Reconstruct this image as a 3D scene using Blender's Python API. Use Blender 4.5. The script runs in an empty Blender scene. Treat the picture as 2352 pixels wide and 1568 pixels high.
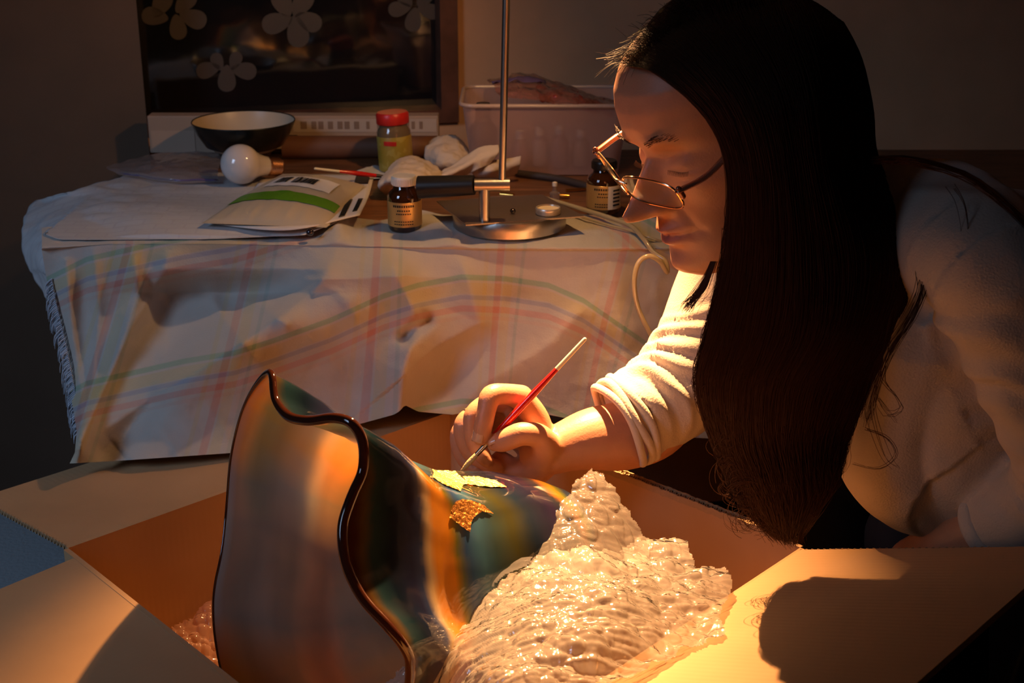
import bpy, bmesh, math, random
import numpy as np
from mathutils import Vector, Matrix, noise

random.seed(7)
rng = np.random.default_rng(7)
scene = bpy.context.scene
COL = scene.collection

# ------------------------------------------------------------------ camera
CAMZ = 1.209
TH = math.radians(20.0)
FPX = 3231.0
CT, ST = math.cos(TH), math.sin(TH)
cam_d = bpy.data.cameras.new('camera')
cam = bpy.data.objects.new('camera', cam_d)
COL.objects.link(cam)
cam.location = (0, 0, CAMZ)
cam.rotation_euler = (math.radians(90) - TH, 0, 0)
cam_d.sensor_width = 36.0
cam_d.lens = 36.0 * FPX / 2352.0
cam_d.clip_start = 0.05
cam_d.dof.use_dof = True
cam_d.dof.focus_distance = 1.36
cam_d.dof.aperture_fstop = 11.0
scene.camera = cam

# ------------------------------------------------------------------ world, lights, exposure
world = bpy.data.worlds.new('world')
scene.world = world
world.use_nodes = True
world.node_tree.nodes['Background'].inputs[0].default_value = (0.50, 0.35, 0.26, 1)
world.node_tree.nodes['Background'].inputs[1].default_value = 0.008

LAMP = Vector((0.050, 1.580, 1.185))      # centre of the lamp's bulb
SHADE_N = Vector((-0.870, -0.05, -0.49)).normalized()   # the way the shade opens
LAMP_STRENGTH = 720.0
ld = bpy.data.lights.new('daylight', 'AREA')
ld.shape = 'RECTANGLE'
ld.size = 0.55
ld.size_y = 0.9
ld.energy = 1.45
ld.spread = math.radians(56)
ld.color = (0.50, 0.68, 1.0)
lo = bpy.data.objects.new('daylight_from_window', ld)
COL.objects.link(lo)
lo.location = (-1.55, 0.15, 1.75)
lo.rotation_euler = (Vector((-0.50, 1.45, 0.66)) - Vector(lo.location)).to_track_quat('-Z', 'Y').to_euler()

AIM = Vector((0.16, 1.03, 0.56))
sd = bpy.data.lights.new('lamp_beam', 'SPOT')
sd.energy = 215.0
sd.color = (1.0, 0.50, 0.19)
sd.spot_size = math.radians(84)
sd.spot_blend = 1.0
sd.shadow_soft_size = 0.006
so = bpy.data.objects.new('lamp_beam', sd)
COL.objects.link(so)
so.location = LAMP + (AIM - LAMP).normalized() * 0.018
so.rotation_euler = (AIM - LAMP).to_track_quat('-Z', 'Y').to_euler()

vs = scene.view_settings
vs.view_transform = 'Standard'
vs.look = 'None'
vs.gamma = 1.0
vs.use_curve_mapping = False
vs.exposure = 0.0

# ------------------------------------------------------------------ pixel <-> world helpers
def ray(u, v):
    du = (u - 1176.0) / FPX
    dv = (v - 784.0) / FPX
    return Vector((du, CT - dv * ST, -ST - dv * CT))
def P(u, v, Y):
    r = ray(u, v)
    t = Y / r.y
    return Vector((r.x * t, Y, CAMZ + r.z * t))
def PZ(u, v, z):
    r = ray(u, v)
    t = (z - CAMZ) / r.z
    return Vector((r.x * t, r.y * t, z))
def PL(u, v, p0, n):
    r = ray(u, v)
    c = Vector((0, 0, CAMZ))
    t = (p0 - c).dot(n) / r.dot(n)
    return c + r * t
def proj(p):
    x, y, z = p[0], p[1], p[2] - CAMZ
    d = y * CT - z * ST
    return 1176 + x / d * FPX, 784 - (y * ST + z * CT) / d * FPX

# ------------------------------------------------------------------ object helpers
def empty(name, loc, label, cat, group=None):
    o = bpy.data.objects.new(name, None)
    o.empty_display_size = 0.05
    COL.objects.link(o)
    o.location = loc
    o['label'] = label
    o['category'] = cat
    if group: o['group'] = group
    return o
def tag(o, label, cat, group=None):
    o['label'] = label
    o['category'] = cat
    if group: o['group'] = group
    return o
def link(name, me, mats, parent=None, smooth=True, label=None, kind=None):
    if not isinstance(mats, (list, tuple)): mats = [mats]
    for m in mats: me.materials.append(m)
    if smooth and not any(p.use_smooth for p in me.polygons[:1]):
        me.polygons.foreach_set('use_smooth', [True] * len(me.polygons))
    o = bpy.data.objects.new(name, me)
    COL.objects.link(o)
    if parent:
        o.parent = parent
        q = parent
        off = Vector((0, 0, 0))
        while q:
            off += Vector(q.location)
            q = q.parent
        me.transform(Matrix.Translation(-off))
    if label: o['label'] = label
    if kind: o['kind'] = kind
    return o
def mesh(name, verts, faces):
    me = bpy.data.meshes.new(name)
    me.from_pydata([tuple(map(float, v)) for v in verts], [], [tuple(map(int, f)) for f in faces])
    me.update()
    return me
def bm_link(name, bm, mats, parent=None, smooth=True, label=None, kind=None):
    me = bpy.data.meshes.new(name)
    bmesh.ops.recalc_face_normals(bm, faces=bm.faces)
    bm.to_mesh(me)
    bm.free()
    if smooth: me.polygons.foreach_set('use_smooth', [True] * len(me.polygons)); me.set_sharp_from_angle(angle=math.radians(42))
    return link(name, me, mats, parent, smooth, label, kind)
def add_box(bm, c, s, rot=None, bevel=0.0, seg=2):
    r = bmesh.ops.create_cube(bm, size=1.0)
    vs_ = r['verts']
    M = Matrix.Translation(Vector(c)) @ (rot.to_4x4() if rot else Matrix()) @ Matrix.Diagonal((s[0], s[1], s[2], 1))
    bmesh.ops.transform(bm, matrix=M, verts=vs_)
    if bevel > 0:
        es = list({e for v in vs_ for e in v.link_edges})
        bmesh.ops.bevel(bm, geom=es, offset=bevel, segments=seg, affect='EDGES', profile=0.5)
def lathe(bm, prof, c=(0, 0, 0), n=40, rot=None, capb=True, capt=True):
    """prof: list of (r, z)"""
    c = Vector(c)
    rings = []
    for r, z in prof:
        ring = []
        for i in range(n):
            a = 2 * math.pi * i / n
            p = Vector((max(r, 1e-5) * math.cos(a), max(r, 1e-5) * math.sin(a), z))
            if rot: p = rot @ p
            ring.append(bm.verts.new(c + p))
        rings.append(ring)
    for k in range(len(rings) - 1):
        for i in range(n):
            j = (i + 1) % n
            bm.faces.new((rings[k][i], rings[k][j], rings[k + 1][j], rings[k + 1][i]))
    if capb: bm.faces.new(list(reversed(rings[0])))
    if capt: bm.faces.new(rings[-1])
def cr(pts, n):
    """catmull-rom through rows of numbers, n samples per span"""
    A = np.array([list(map(float, p)) for p in pts])
    m = len(A)
    out = []
    for i in range(m - 1):
        p0 = A[i - 1] if i > 0 else 2 * A[0] - A[1]
        p1, p2 = A[i], A[i + 1]
        p3 = A[i + 2] if i + 2 < m else 2 * A[-1] - A[-2]
        for k in range(n):
            t = k / n
            out.append(0.5 * ((2 * p1) + (-p0 + p2) * t + (2 * p0 - 5 * p1 + 4 * p2 - p3) * t * t + (-p0 + 3 * p1 - 3 * p2 + p3) * t ** 3))
    out.append(A[-1])
    return np.array(out)
def cr_closed(pts, n):
    A = np.array([list(map(float, p)) for p in pts])
    m = len(A)
    out = []
    for i in range(m):
        p0, p1, p2, p3 = A[i - 1], A[i], A[(i + 1) % m], A[(i + 2) % m]
        for k in range(n):
            t = k / n
            out.append(0.5 * ((2 * p1) + (-p0 + p2) * t + (2 * p0 - 5 * p1 + 4 * p2 - p3) * t * t + (-p0 + 3 * p1 - 3 * p2 + p3) * t ** 3))
    return np.array(out)
def tube(bm, pts, rad, n=12, spans=4, cap=True, flat=None, closed=False):
    """smooth tube; rad number or list; flat=(ratio) squashes the second axis"""
    if isinstance(rad, (int, float)): rad = [rad] * len(pts)
    R = [tuple(p) + (r,) for p, r in zip(pts, rad)]
    D = cr_closed(R, spans) if closed else cr(R, spans)
    if cap and not closed:
        # rounded ends
        def dome(a, b):
            d = a[:3] - b[:3]
            L = np.linalg.norm(d) + 1e-9
            d = d / L
            r = max(a[3], 1e-5)
            return [np.append(a[:3] + d * r * math.sin(t), max(r * math.cos(t), 1e-4)) for t in (0.45, 0.9, 1.3)]
        e = dome(D[-1], D[-2]); s = dome(D[0], D[1])
        D = np.array(list(reversed(s)) + list(D) + e)
    T = np.zeros((len(D), 3))
    for i in range(len(D)):
        a = D[max(i - 1, 0)][:3] if not closed else D[i - 1][:3]
        b = D[min(i + 1, len(D) - 1)][:3] if not closed else D[(i + 1) % len(D)][:3]
        t = b - a
        T[i] = t / (np.linalg.norm(t) + 1e-12)
    up = np.array([0, 0, 1.0]) if abs(T[0][2]) < 0.9 else np.array([1.0, 0, 0])
    N = np.cross(T[0], up); N /= np.linalg.norm(N)
    rings = []
    for i in range(len(D)):
        N = N - T[i] * N.dot(T[i]); N /= (np.linalg.norm(N) + 1e-12)
        B = np.cross(T[i], N)
        ring = []
        for k in range(n):
            a = 2 * math.pi * k / n
            q = D[i][:3] + D[i][3] * (N * math.cos(a) + B * math.sin(a) * (flat or 1.0))
            ring.append(bm.verts.new(q))
        rings.append(ring)
    m = len(rings)
    for i in range(m if closed else m - 1):
        A_, B_ = rings[i], rings[(i + 1) % m]
        for k in range(n):
            j = (k + 1) % n
            bm.faces.new((A_[k], A_[j], B_[j], B_[k]))
    if not closed:
        bm.faces.new(list(reversed(rings[0]))); bm.faces.new(rings[-1])
def grid_faces(nu, nv, off=0):
    f = []
    for j in range(nv - 1):
        for i in range(nu - 1):
            a = off + j * nu + i
            f.append((a, a + 1, a + 1 + nu, a + nu))
    return f
def patch(ctrl, su, sv):
    """ctrl: rows x cols of 3-vectors -> dense array [rows][cols][3] by two catmull passes"""
    rows = [cr(r, su) for r in ctrl]
    rows = np.array(rows)
    cols = np.array([cr(rows[:, i, :], sv) for i in range(rows.shape[1])])
    return np.transpose(cols, (1, 0, 2))
def fbm(x, y, z, o=4):
    return noise.fractal(Vector((x, y, z)), 1.0, 2.0, o)
def grid_normals(G):
    du = np.gradient(G, axis=1); dv = np.gradient(G, axis=0)
    n = np.cross(du, dv)
    return n / (np.linalg.norm(n, axis=2, keepdims=True) + 1e-12)
def grid_obj(name, G, mats, parent=None, thick=0.0, label=None):
    """G rows x cols x 3; thick>0 makes a closed shell along the normals"""
    nv, nu, _ = G.shape
    if thick <= 0:
        return link(name, mesh(name, G.reshape(-1, 3), grid_faces(nu, nv)), mats, parent, True, label)
    N = grid_normals(G)
    A = (G + N * thick * 0.5).reshape(-1, 3); B = (G - N * thick * 0.5).reshape(-1, 3)
    F = grid_faces(nu, nv) + [tuple(reversed(f)) for f in grid_faces(nu, nv, nu * nv)]
    o = nu * nv
    for i in range(nu - 1):
        F.append((i + 1, i, o + i, o + i + 1))
        b = (nv - 1) * nu + i
        F.append((b, b + 1, o + b + 1, o + b))
    for j in range(nv - 1):
        a = j * nu
        F.append((a, a + nu, o + a + nu, o + a))
        a = j * nu + nu - 1
        F.append((a + nu, a, o + a, o + a + nu))
    return link(name, mesh(name, np.vstack([A, B]), F), mats, parent, True, label)
def voxel(bm, size, smooth_it=4, name='m'):
    me = bpy.data.meshes.new(name)
    bmesh.ops.recalc_face_normals(bm, faces=bm.faces)
    bm.to_mesh(me); bm.free()
    o = bpy.data.objects.new('tmp', me)
    COL.objects.link(o)
    r = o.modifiers.new('r', 'REMESH'); r.mode = 'VOXEL'; r.voxel_size = size; r.use_smooth_shade = True
    s = o.modifiers.new('s', 'SMOOTH'); s.iterations = smooth_it; s.factor = 0.5
    dg = bpy.context.evaluated_depsgraph_get()
    out = bpy.data.meshes.new_from_object(o.evaluated_get(dg))
    bpy.data.objects.remove(o)
    return out
def inpoly(x, y, poly):
    c = False
    j = len(poly) - 1
    for i in range(len(poly)):
        xi, yi = poly[i][0], poly[i][1]; xj, yj = poly[j][0], poly[j][1]
        if (yi > y) != (yj > y) and x < (xj - xi) * (y - yi) / (yj - yi) + xi: c = not c
        j = i
    return c
def set_attr(me, name, vals, typ='FLOAT'):
    a = me.attributes.new(name, typ, 'POINT')
    if typ == 'FLOAT': a.data.foreach_set('value', np.asarray(vals, dtype=np.float32).ravel())
    elif typ == 'FLOAT_COLOR': a.data.foreach_set('color', np.asarray(vals, dtype=np.float32).ravel())

# ------------------------------------------------------------------ material helpers
def mat(name, col, rough=0.6, metal=0.0, bump=0.0, bscale=60.0, var=0.0, vscale=8.0, col2=None, spec=0.5, trans=0.0, ior=1.45, sss=0.0, aniso=None, coat=0.0, stretch=None, sheen=0.0):
    m = bpy.data.materials.new(name); m.use_nodes = True
    nt = m.node_tree; b = nt.nodes['Principled BSDF']
    b.inputs['Base Color'].default_value = (*col, 1)
    b.inputs['Roughness'].default_value = rough
    b.inputs['Metallic'].default_value = metal
    b.inputs['Specular IOR Level'].default_value = spec
    b.inputs['Transmission Weight'].default_value = trans
    b.inputs['IOR'].default_value = ior
    b.inputs['Coat Weight'].default_value = coat
    b.inputs['Sheen Weight'].default_value = sheen
    if sss > 0:
        b.inputs['Subsurface Weight'].default_value = sss
        b.inputs['Subsurface Radius'].default_value = (0.012, 0.004, 0.002)
        b.inputs['Subsurface Scale'].default_value = 0.6
    tc = nt.nodes.new('ShaderNodeTexCoord')
    src = tc.outputs['Object']
    if stretch:
        mp = nt.nodes.new('ShaderNodeMapping'); mp.inputs['Scale'].default_value = stretch
        nt.links.new(src, mp.inputs['Vector']); src = mp.outputs['Vector']
    if var > 0 or col2:
        n = nt.nodes.new('ShaderNodeTexNoise'); n.inputs['Scale'].default_value = vscale; n.inputs['Detail'].default_value = 5
        nt.links.new(src, n.inputs['Vector'])
        r = nt.nodes.new('ShaderNodeValToRGB')
        c2 = col2 or tuple(max(0, c * (1 - var)) for c in col)
        c1 = col if col2 else tuple(min(1, c * (1 + var * .5)) for c in col)
        r.color_ramp.elements[0].color = (*c2, 1); r.color_ramp.elements[0].position = 0.35
        r.color_ramp.elements[1].color = (*c1, 1); r.color_ramp.elements[1].position = 0.65
        nt.links.new(n.outputs['Fac'], r.inputs['Fac']); nt.links.new(r.outputs['Color'], b.inputs['Base Color'])
    if bump > 0:
        n = nt.nodes.new('ShaderNodeTexNoise'); n.inputs['Scale'].default_value = bscale; n.inputs['Detail'].default_value = 4
        nt.links.new(src, n.inputs['Vector'])
        bp = nt.nodes.new('ShaderNodeBump'); bp.inputs['Strength'].default_value = bump; bp.inputs['Distance'].default_value = 0.002
        nt.links.new(n.outputs['Fac'], bp.inputs['Height']); nt.links.new(bp.outputs['Normal'], b.inputs['Normal'])
    return m
def N(nt, t, **kw):
    n = nt.nodes.new(t)
    for k, v in kw.items(): setattr(n, k, v)
    return n
def attr_color_mat(name, attr, rough=0.15, translucent=0.0, bump=0.0, bscale=300, coat=0.0, trans_tint=(1, 1, 1), spec=0.5, metal=0.0, clear=0.0, tgamma=1.0):
    m = bpy.data.materials.new(name); m.use_nodes = True
    nt = m.node_tree; b = nt.nodes['Principled BSDF']; out = nt.nodes['Material Output']
    a = N(nt, 'ShaderNodeAttribute'); a.attribute_name = attr
    nt.links.new(a.outputs['Color'], b.inputs['Base Color'])
    b.inputs['Roughness'].default_value = rough; b.inputs['Coat Weight'].default_value = coat
    b.inputs['Specular IOR Level'].default_value = spec; b.inputs['Metallic'].default_value = metal
    if bump > 0:
        n = N(nt, 'ShaderNodeTexNoise'); n.inputs['Scale'].default_value = bscale
        tc = N(nt, 'ShaderNodeTexCoord'); nt.links.new(tc.outputs['Object'], n.inputs['Vector'])
        bp = N(nt, 'ShaderNodeBump'); bp.inputs['Strength'].default_value = bump; bp.inputs['Distance'].default_value = 0.001
        nt.links.new(n.outputs['Fac'], bp.inputs['Height']); nt.links.new(bp.outputs['Normal'], b.inputs['Normal'])
    cur = b.outputs['BSDF']
    if translucent > 0:
        tl = N(nt, 'ShaderNodeBsdfTranslucent'); gmn = N(nt, 'ShaderNodeGamma'); gmn.inputs['Gamma'].default_value = tgamma
        nt.links.new(a.outputs['Color'], gmn.inputs['Color']); nt.links.new(gmn.outputs[0], tl.inputs['Color'])
        mx = N(nt, 'ShaderNodeMixShader'); mx.inputs[0].default_value = translucent
        nt.links.new(cur, mx.inputs[1]); nt.links.new(tl.outputs[0], mx.inputs[2]); cur = mx.outputs[0]
    if clear > 0:
        tp = N(nt, 'ShaderNodeBsdfTransparent'); tp.inputs[0].default_value = (0.9, 0.88, 0.85, 1)
        mx = N(nt, 'ShaderNodeMixShader'); mx.inputs[0].default_value = clear
        nt.links.new(cur, mx.inputs[1]); nt.links.new(tp.outputs[0], mx.inputs[2]); cur = mx.outputs[0]
    nt.links.new(cur, out.inputs['Surface'])
    return m
def film_mat(name, col=(0.9, 0.9, 0.9), clear=0.6, gloss=0.5, rough=0.08, transl=0.5, bump=0.4, bscale=40):
    """thin plastic film: lets most light straight through, with a sheen and a little haze"""
    m = bpy.data.materials.new(name); m.use_nodes = True
    nt = m.node_tree; out = nt.nodes['Material Output']; nt.nodes.remove(nt.nodes['Principled BSDF'])
    tp = N(nt, 'ShaderNodeBsdfTransparent'); tp.inputs[0].default_value = (0.96, 0.95, 0.94, 1)
    df = N(nt, 'ShaderNodeBsdfDiffuse'); df.inputs[0].default_value = (*col, 1)
    tl = N(nt, 'ShaderNodeBsdfTranslucent'); tl.inputs[0].default_value = (*col, 1)
    gl = N(nt, 'ShaderNodeBsdfGlossy'); gl.inputs['Roughness'].default_value = rough
    tc = N(nt, 'ShaderNodeTexCoord')
    n = N(nt, 'ShaderNodeTexNoise'); n.inputs['Scale'].default_value = bscale; n.inputs['Detail'].default_value = 3
    nt.links.new(tc.outputs['Object'], n.inputs['Vector'])
    bp = N(nt, 'ShaderNodeBump'); bp.inputs['Strength'].default_value = bump; bp.inputs['Distance'].default_value = 0.004
    nt.links.new(n.outputs['Fac'], bp.inputs['Height'])
    nt.links.new(bp.outputs['Normal'], gl.inputs['Normal'])
    m1 = N(nt, 'ShaderNodeMixShader'); m1.inputs[0].default_value = transl
    nt.links.new(df.outputs[0], m1.inputs[1]); nt.links.new(tl.outputs[0], m1.inputs[2])
    m2 = N(nt, 'ShaderNodeMixShader'); m2.inputs[0].default_value = clear
    nt.links.new(m1.outputs[0], m2.inputs[1]); nt.links.new(tp.outputs[0], m2.inputs[2])
    fr = N(nt, 'ShaderNodeLayerWeight'); fr.inputs['Blend'].default_value = 0.5
    if bump > 0: nt.links.new(bp.outputs['Normal'], fr.inputs['Normal'])
    pw = N(nt, 'ShaderNodeMath', operation='POWER'); pw.inputs[1].default_value = 4.0; nt.links.new(fr.outputs['Facing'], pw.inputs[0])
    mu = N(nt, 'ShaderNodeMath', operation='MULTIPLY_ADD'); mu.inputs[1].default_value = gloss; mu.inputs[2].default_value = gloss * 0.10
    nt.links.new(pw.outputs[0], mu.inputs[0])
    m3 = N(nt, 'ShaderNodeMixShader')
    nt.links.new(mu.outputs[0], m3.inputs[0]); nt.links.new(m2.outputs[0], m3.inputs[1]); nt.links.new(gl.outputs[0], m3.inputs[2])
    nt.links.new(m3.outputs[0], out.inputs['Surface'])
    return m

M = {}
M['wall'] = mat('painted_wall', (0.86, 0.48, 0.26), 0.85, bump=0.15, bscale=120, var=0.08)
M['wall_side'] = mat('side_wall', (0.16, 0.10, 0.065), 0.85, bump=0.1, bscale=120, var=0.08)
M['ceil'] = mat('ceiling_paint', (0.45, 0.40, 0.34), 0.9)
M['floor'] = mat('dark_floor', (0.022, 0.018, 0.015), 0.7, var=0.3, vscale=5, bump=0.2)
M['frame'] = mat('window_frame_wood', (0.16, 0.06, 0.035), 0.5, var=0.3, vscale=30)
M['silver'] = mat('brushed_steel', (0.50, 0.46, 0.42), 0.34, metal=1.0, bump=0.06, bscale=400, stretch=(1, 1, 0.05))
M['plate'] = mat('dark_steel_plate', (0.30, 0.25, 0.22), 0.42, metal=0.9)
M['black'] = mat('black_plastic', (0.012, 0.011, 0.011), 0.35)
M['wood'] = mat('table_wood', (0.20, 0.085, 0.035), 0.45, var=0.4, vscale=14, stretch=(1, 8, 1))
M['white_cap'] = mat('white_cap', (0.80, 0.74, 0.64), 0.4)
M['brown_glass'] = mat('brown_bottle_glass', (0.035, 0.012, 0.004), 0.05, coat=1.0, spec=0.8)
M['shade'] = mat('lamp_shade_metal', (0.45, 0.43, 0.4), 0.35, metal=0.8)
M['paper'] = mat('tissue_paper', (0.62, 0.62, 0.62), 0.75, bump=0.3, bscale=35)
M['red_paint'] = mat('red_lacquer', (0.62, 0.012, 0.008), 0.18, coat=0.8)
M['red_cap'] = mat('red_cap', (0.55, 0.02, 0.015), 0.35)
M['bare_wood'] = mat('bare_handle_wood', (0.78, 0.66, 0.42), 0.5)
M['bristle'] = mat('bristles', (0.62, 0.48, 0.28), 0.6, stretch=(1, 1, 1), bump=0.5, bscale=600)
M['bowl_out'] = mat('black_glaze', (0.008, 0.01, 0.009), 0.3, coat=0.5)
M['bowl_in'] = mat('cream_glaze', (0.62, 0.50, 0.36), 0.35)

# ------------------------------------------------------------------ setting
def struct(name, me, m, smooth=False):
    o = link(name, me, m, None, smooth)
    o['kind'] = 'structure'
    return o
def quadbox(name, corners, thick_vec, m):
    """corners: 4 pts of a face; extruded by thick_vec"""
    v = [Vector(c) for c in corners] + [Vector(c) + Vector(thick_vec) for c in corners]
    f = [(0, 1, 2, 3), (7, 6, 5, 4), (0, 4, 5, 1), (1, 5, 6, 2), (2, 6, 7, 3), (3, 7, 4, 0)]
    return struct(name, mesh(name, v, f), m)
quadbox('floor', [(-2.6, -0.8, 0), (2.4, -0.8, 0), (2.4, 3.2, 0), (-2.6, 3.2, 0)], (0, 0, -0.05), M['floor'])
quadbox('ceiling', [(-2.6, -0.8, 2.5), (2.4, -0.8, 2.5), (2.4, 3.2, 2.5), (-2.6, 3.2, 2.5)], (0, 0, 0.05), M['ceil'])
BETA = math.radians(12.0)
WD = Vector((math.cos(BETA), math.sin(BETA), 0))      # along the back wall
WN = Vector((math.sin(BETA), -math.cos(BETA), 0))     # out of the back wall
W0 = P(330, 275, 2.22)
def on_wall(u, v, out=0.0): return PL(u, v, W0 + WN * out, WN)
wl = W0 - WD * 0.35
win_x0 = 0.0
p_l = on_wall(306, 150); p_r = on_wall(1050, 150)
a0 = (p_l - W0).dot(WD) - 0.02; a1 = (p_r - W0).dot(WD)
zb = on_wall(700, 292).z
def wp(a, z, out=0.0):
    q = W0 + WD * a + WN * out
    return (q.x, q.y, z)
A_L, A_R, ZT = a0 - 0.01, 3.2, 1.62
vv, ff = [], []
def wq(x0, x1, z0, z1):
    k = len(vv)
    for o_ in (0.0, -0.12):
        vv.extend([wp(x0, z0, o_), wp(x1, z0, o_), wp(x1, z1, o_), wp(x0, z1, o_)])
    ff.extend([(k, k + 1, k + 2, k + 3), (k + 7, k + 6, k + 5, k + 4), (k, k + 4, k + 5, k + 1), (k + 1, k + 5, k + 6, k + 2), (k + 2, k + 6, k + 7, k + 3), (k + 3, k + 7, k + 4, k)])
wq(A_L, a0, 0, 2.5); wq(a1, A_R, 0, 2.5); wq(a0, a1, 0, zb); wq(a0, a1, ZT, 2.5)
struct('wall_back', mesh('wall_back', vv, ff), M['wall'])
# the wall block on the left, in front of the window's left end
xe = P(328, 175, 2.15).x
v = [(-2.6, 2.15, 0), (xe, 2.15, 0), (xe, 2.15, 2.5), (-2.6, 2.15, 2.5), (-2.6, 2.45, 0), (xe - .095, 2.45, 0), (xe - .095, 2.45, 2.5), (-2.6, 2.45, 2.5)]
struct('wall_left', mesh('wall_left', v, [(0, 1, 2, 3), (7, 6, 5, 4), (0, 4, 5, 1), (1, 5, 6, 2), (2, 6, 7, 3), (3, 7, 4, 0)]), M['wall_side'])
quadbox('wall_right', [(2.4, -0.8, 0), (2.4, 3.2, 0), (2.4, 3.2, 2.5), (2.4, -0.8, 2.5)], (0.1, 0, 0), M['wall'])

# window: frame boards + pane
win = bpy.data.objects.new('window_1', None); COL.objects.link(win)
win.location = wp((a0 + a1) / 2, zb); win['kind'] = 'structure'
def wbar(name, x0, x1, z0, z1, o0, o1, m, par):
    v = [wp(x0, z0, o1), wp(x1, z0, o1), wp(x1, z1, o1), wp(x0, z1, o1), wp(x0, z0, o0), wp(x1, z0, o0), wp(x1, z1, o0), wp(x0, z1, o0)]
    f = [(0, 1, 2, 3), (7, 6, 5, 4), (0, 4, 5, 1), (1, 5, 6, 2), (2, 6, 7, 3), (3, 7, 4, 0)]
    return link(name, mesh(name, v, f), m, par, False)
zg = on_wall(700, 262).z
ag = (on_wall(1010, 150) - W0).dot(WD)
wbar('frame_rail', a0, a1, zb, zg, -0.06, 0.012, M['frame'], win)
wbar('frame_stile', ag, a1, zg, ZT, -0.06, 0.012, M['frame'], win)
wbar('frame_rail', a0, a1, ZT - 0.04, ZT, -0.06, 0.0115, M['frame'], win)
gm = bpy.data.materials.new('night_window_glass'); gm.use_nodes = True
nt = gm.node_tree; b = nt.nodes['Principled BSDF']
b.inputs['Base Color'].default_value = (0.010, 0.010, 0.013, 1); b.inputs['Roughness'].default_value = 0.07
b.inputs['IOR'].default_value = 1.9
tcn = N(nt, 'ShaderNodeTexCoord'); nz = N(nt, 'ShaderNodeTexNoise'); nz.inputs['Scale'].default_value = 9
bp = N(nt, 'ShaderNodeBump'); bp.inputs['Strength'].default_value = 0.12; bp.inputs['Distance'].default_value = 0.01
nt.links.new(tcn.outputs['Object'], nz.inputs['Vector']); nt.links.new(nz.outputs['Fac'], bp.inputs['Height']); nt.links.new(bp.outputs['Normal'], b.inputs['Normal'])
wbar('pane', a0, ag, zg, ZT - 0.04, -0.045, -0.040, gm, win)

# flower decals on the pane
dm = mat('frosted_decal', (0.095, 0.08, 0.075), 0.6)
FLOWERS = [
    ('pale five petal flower decal, top left corner of window', [(370, 10, -62, 42), (425, 5, -50, 40), (443, 42, 20, 42), (408, 62, 80, 38), (356, 38, 190, 40)], (395, 30)),
    ('pale five petal flower decal at top middle of the window', [(650, 8, -115, 44), (693, 8, -60, 44), (708, 48, 25, 42), (683, 72, 78, 48), (637, 52, 165, 46)], (672, 38)),
    ('dim flower decal low on the window, below the warm reflection', [(478, 160, 165, 36), (521, 180, 90, 40), (560, 162, 10, 38), (540, 140, -70, 28), (500, 142, -115, 28)], (516, 155)),
    ('faint flower decal in the upper right corner of the window', [(918, 20, 170, 34), (950, 45, 100, 36), (985, 25, 15, 34), (975, -5, -50, 32), (930, -5, -125, 32)], (950, 15))]
for lab, petals, cc in FLOWERS:
    c = PL(cc[0], cc[1], W0 - WN * 0.039, WN)
    t = empty('flower_decal', c, lab, 'decal')
    for (pu, pv, ang, L) in petals:
        a = math.radians(ang)
        out = []
        for k in range(20):
            b_ = 2 * math.pi * k / 20
            lx = math.cos(b_) * L * 0.78; ly = math.sin(b_) * L * 0.50 * (1 + 0.35 * math.cos(b_))
            out.append((pu + lx * math.cos(a) - ly * math.sin(a), pv + lx * math.sin(a) + ly * math.cos(a)))
        f1 = [PL(x, y, W0 - WN * 0.0385, WN) for x, y in out]; f0 = [p - WN * 0.0012 for p in f1]
        n_ = 20
        F = [tuple(range(n_)), tuple(reversed(range(n_, 2 * n_)))] + [(i, (i + 1) % n_, n_ + (i + 1) % n_, n_ + i) for i in range(n_)]
        link('petal', mesh('petal', f1 + f0, F), dm, t, False)

# ------------------------------------------------------------------ table
TZ = 0.75
TF = 1.60      # table front edge (world y)
t = empty('table', (0.1, 1.88, 0), 'dark wooden table under the plaid cloth, standing against the back wall', 'table')
bm = bmesh.new(); add_box(bm, (0.165, (TF + 2.12) / 2, TZ - 0.0125), (1.37, 2.12 - TF, 0.025), bevel=0.004)
bm_link('tabletop', bm, M['wood'], t, False)
for x in (-0.50, 0.80):
    for y in (TF + 0.16, 2.07):
        bm = bmesh.new(); add_box(bm, (x, y, (TZ - 0.025) / 2), (0.045, 0.045, TZ - 0.025), bevel=0.004)
        bm_link('leg', bm, M['wood'], t, False)
bm = bmesh.new(); add_box(bm, (0.15, TF + 0.16, TZ - 0.065), (1.25, 0.02, 0.08)); add_box(bm, (0.15, 2.075, TZ - 0.065), (1.25, 0.02, 0.08))
bm_link('apron', bm, M['wood'], t, False)

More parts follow.
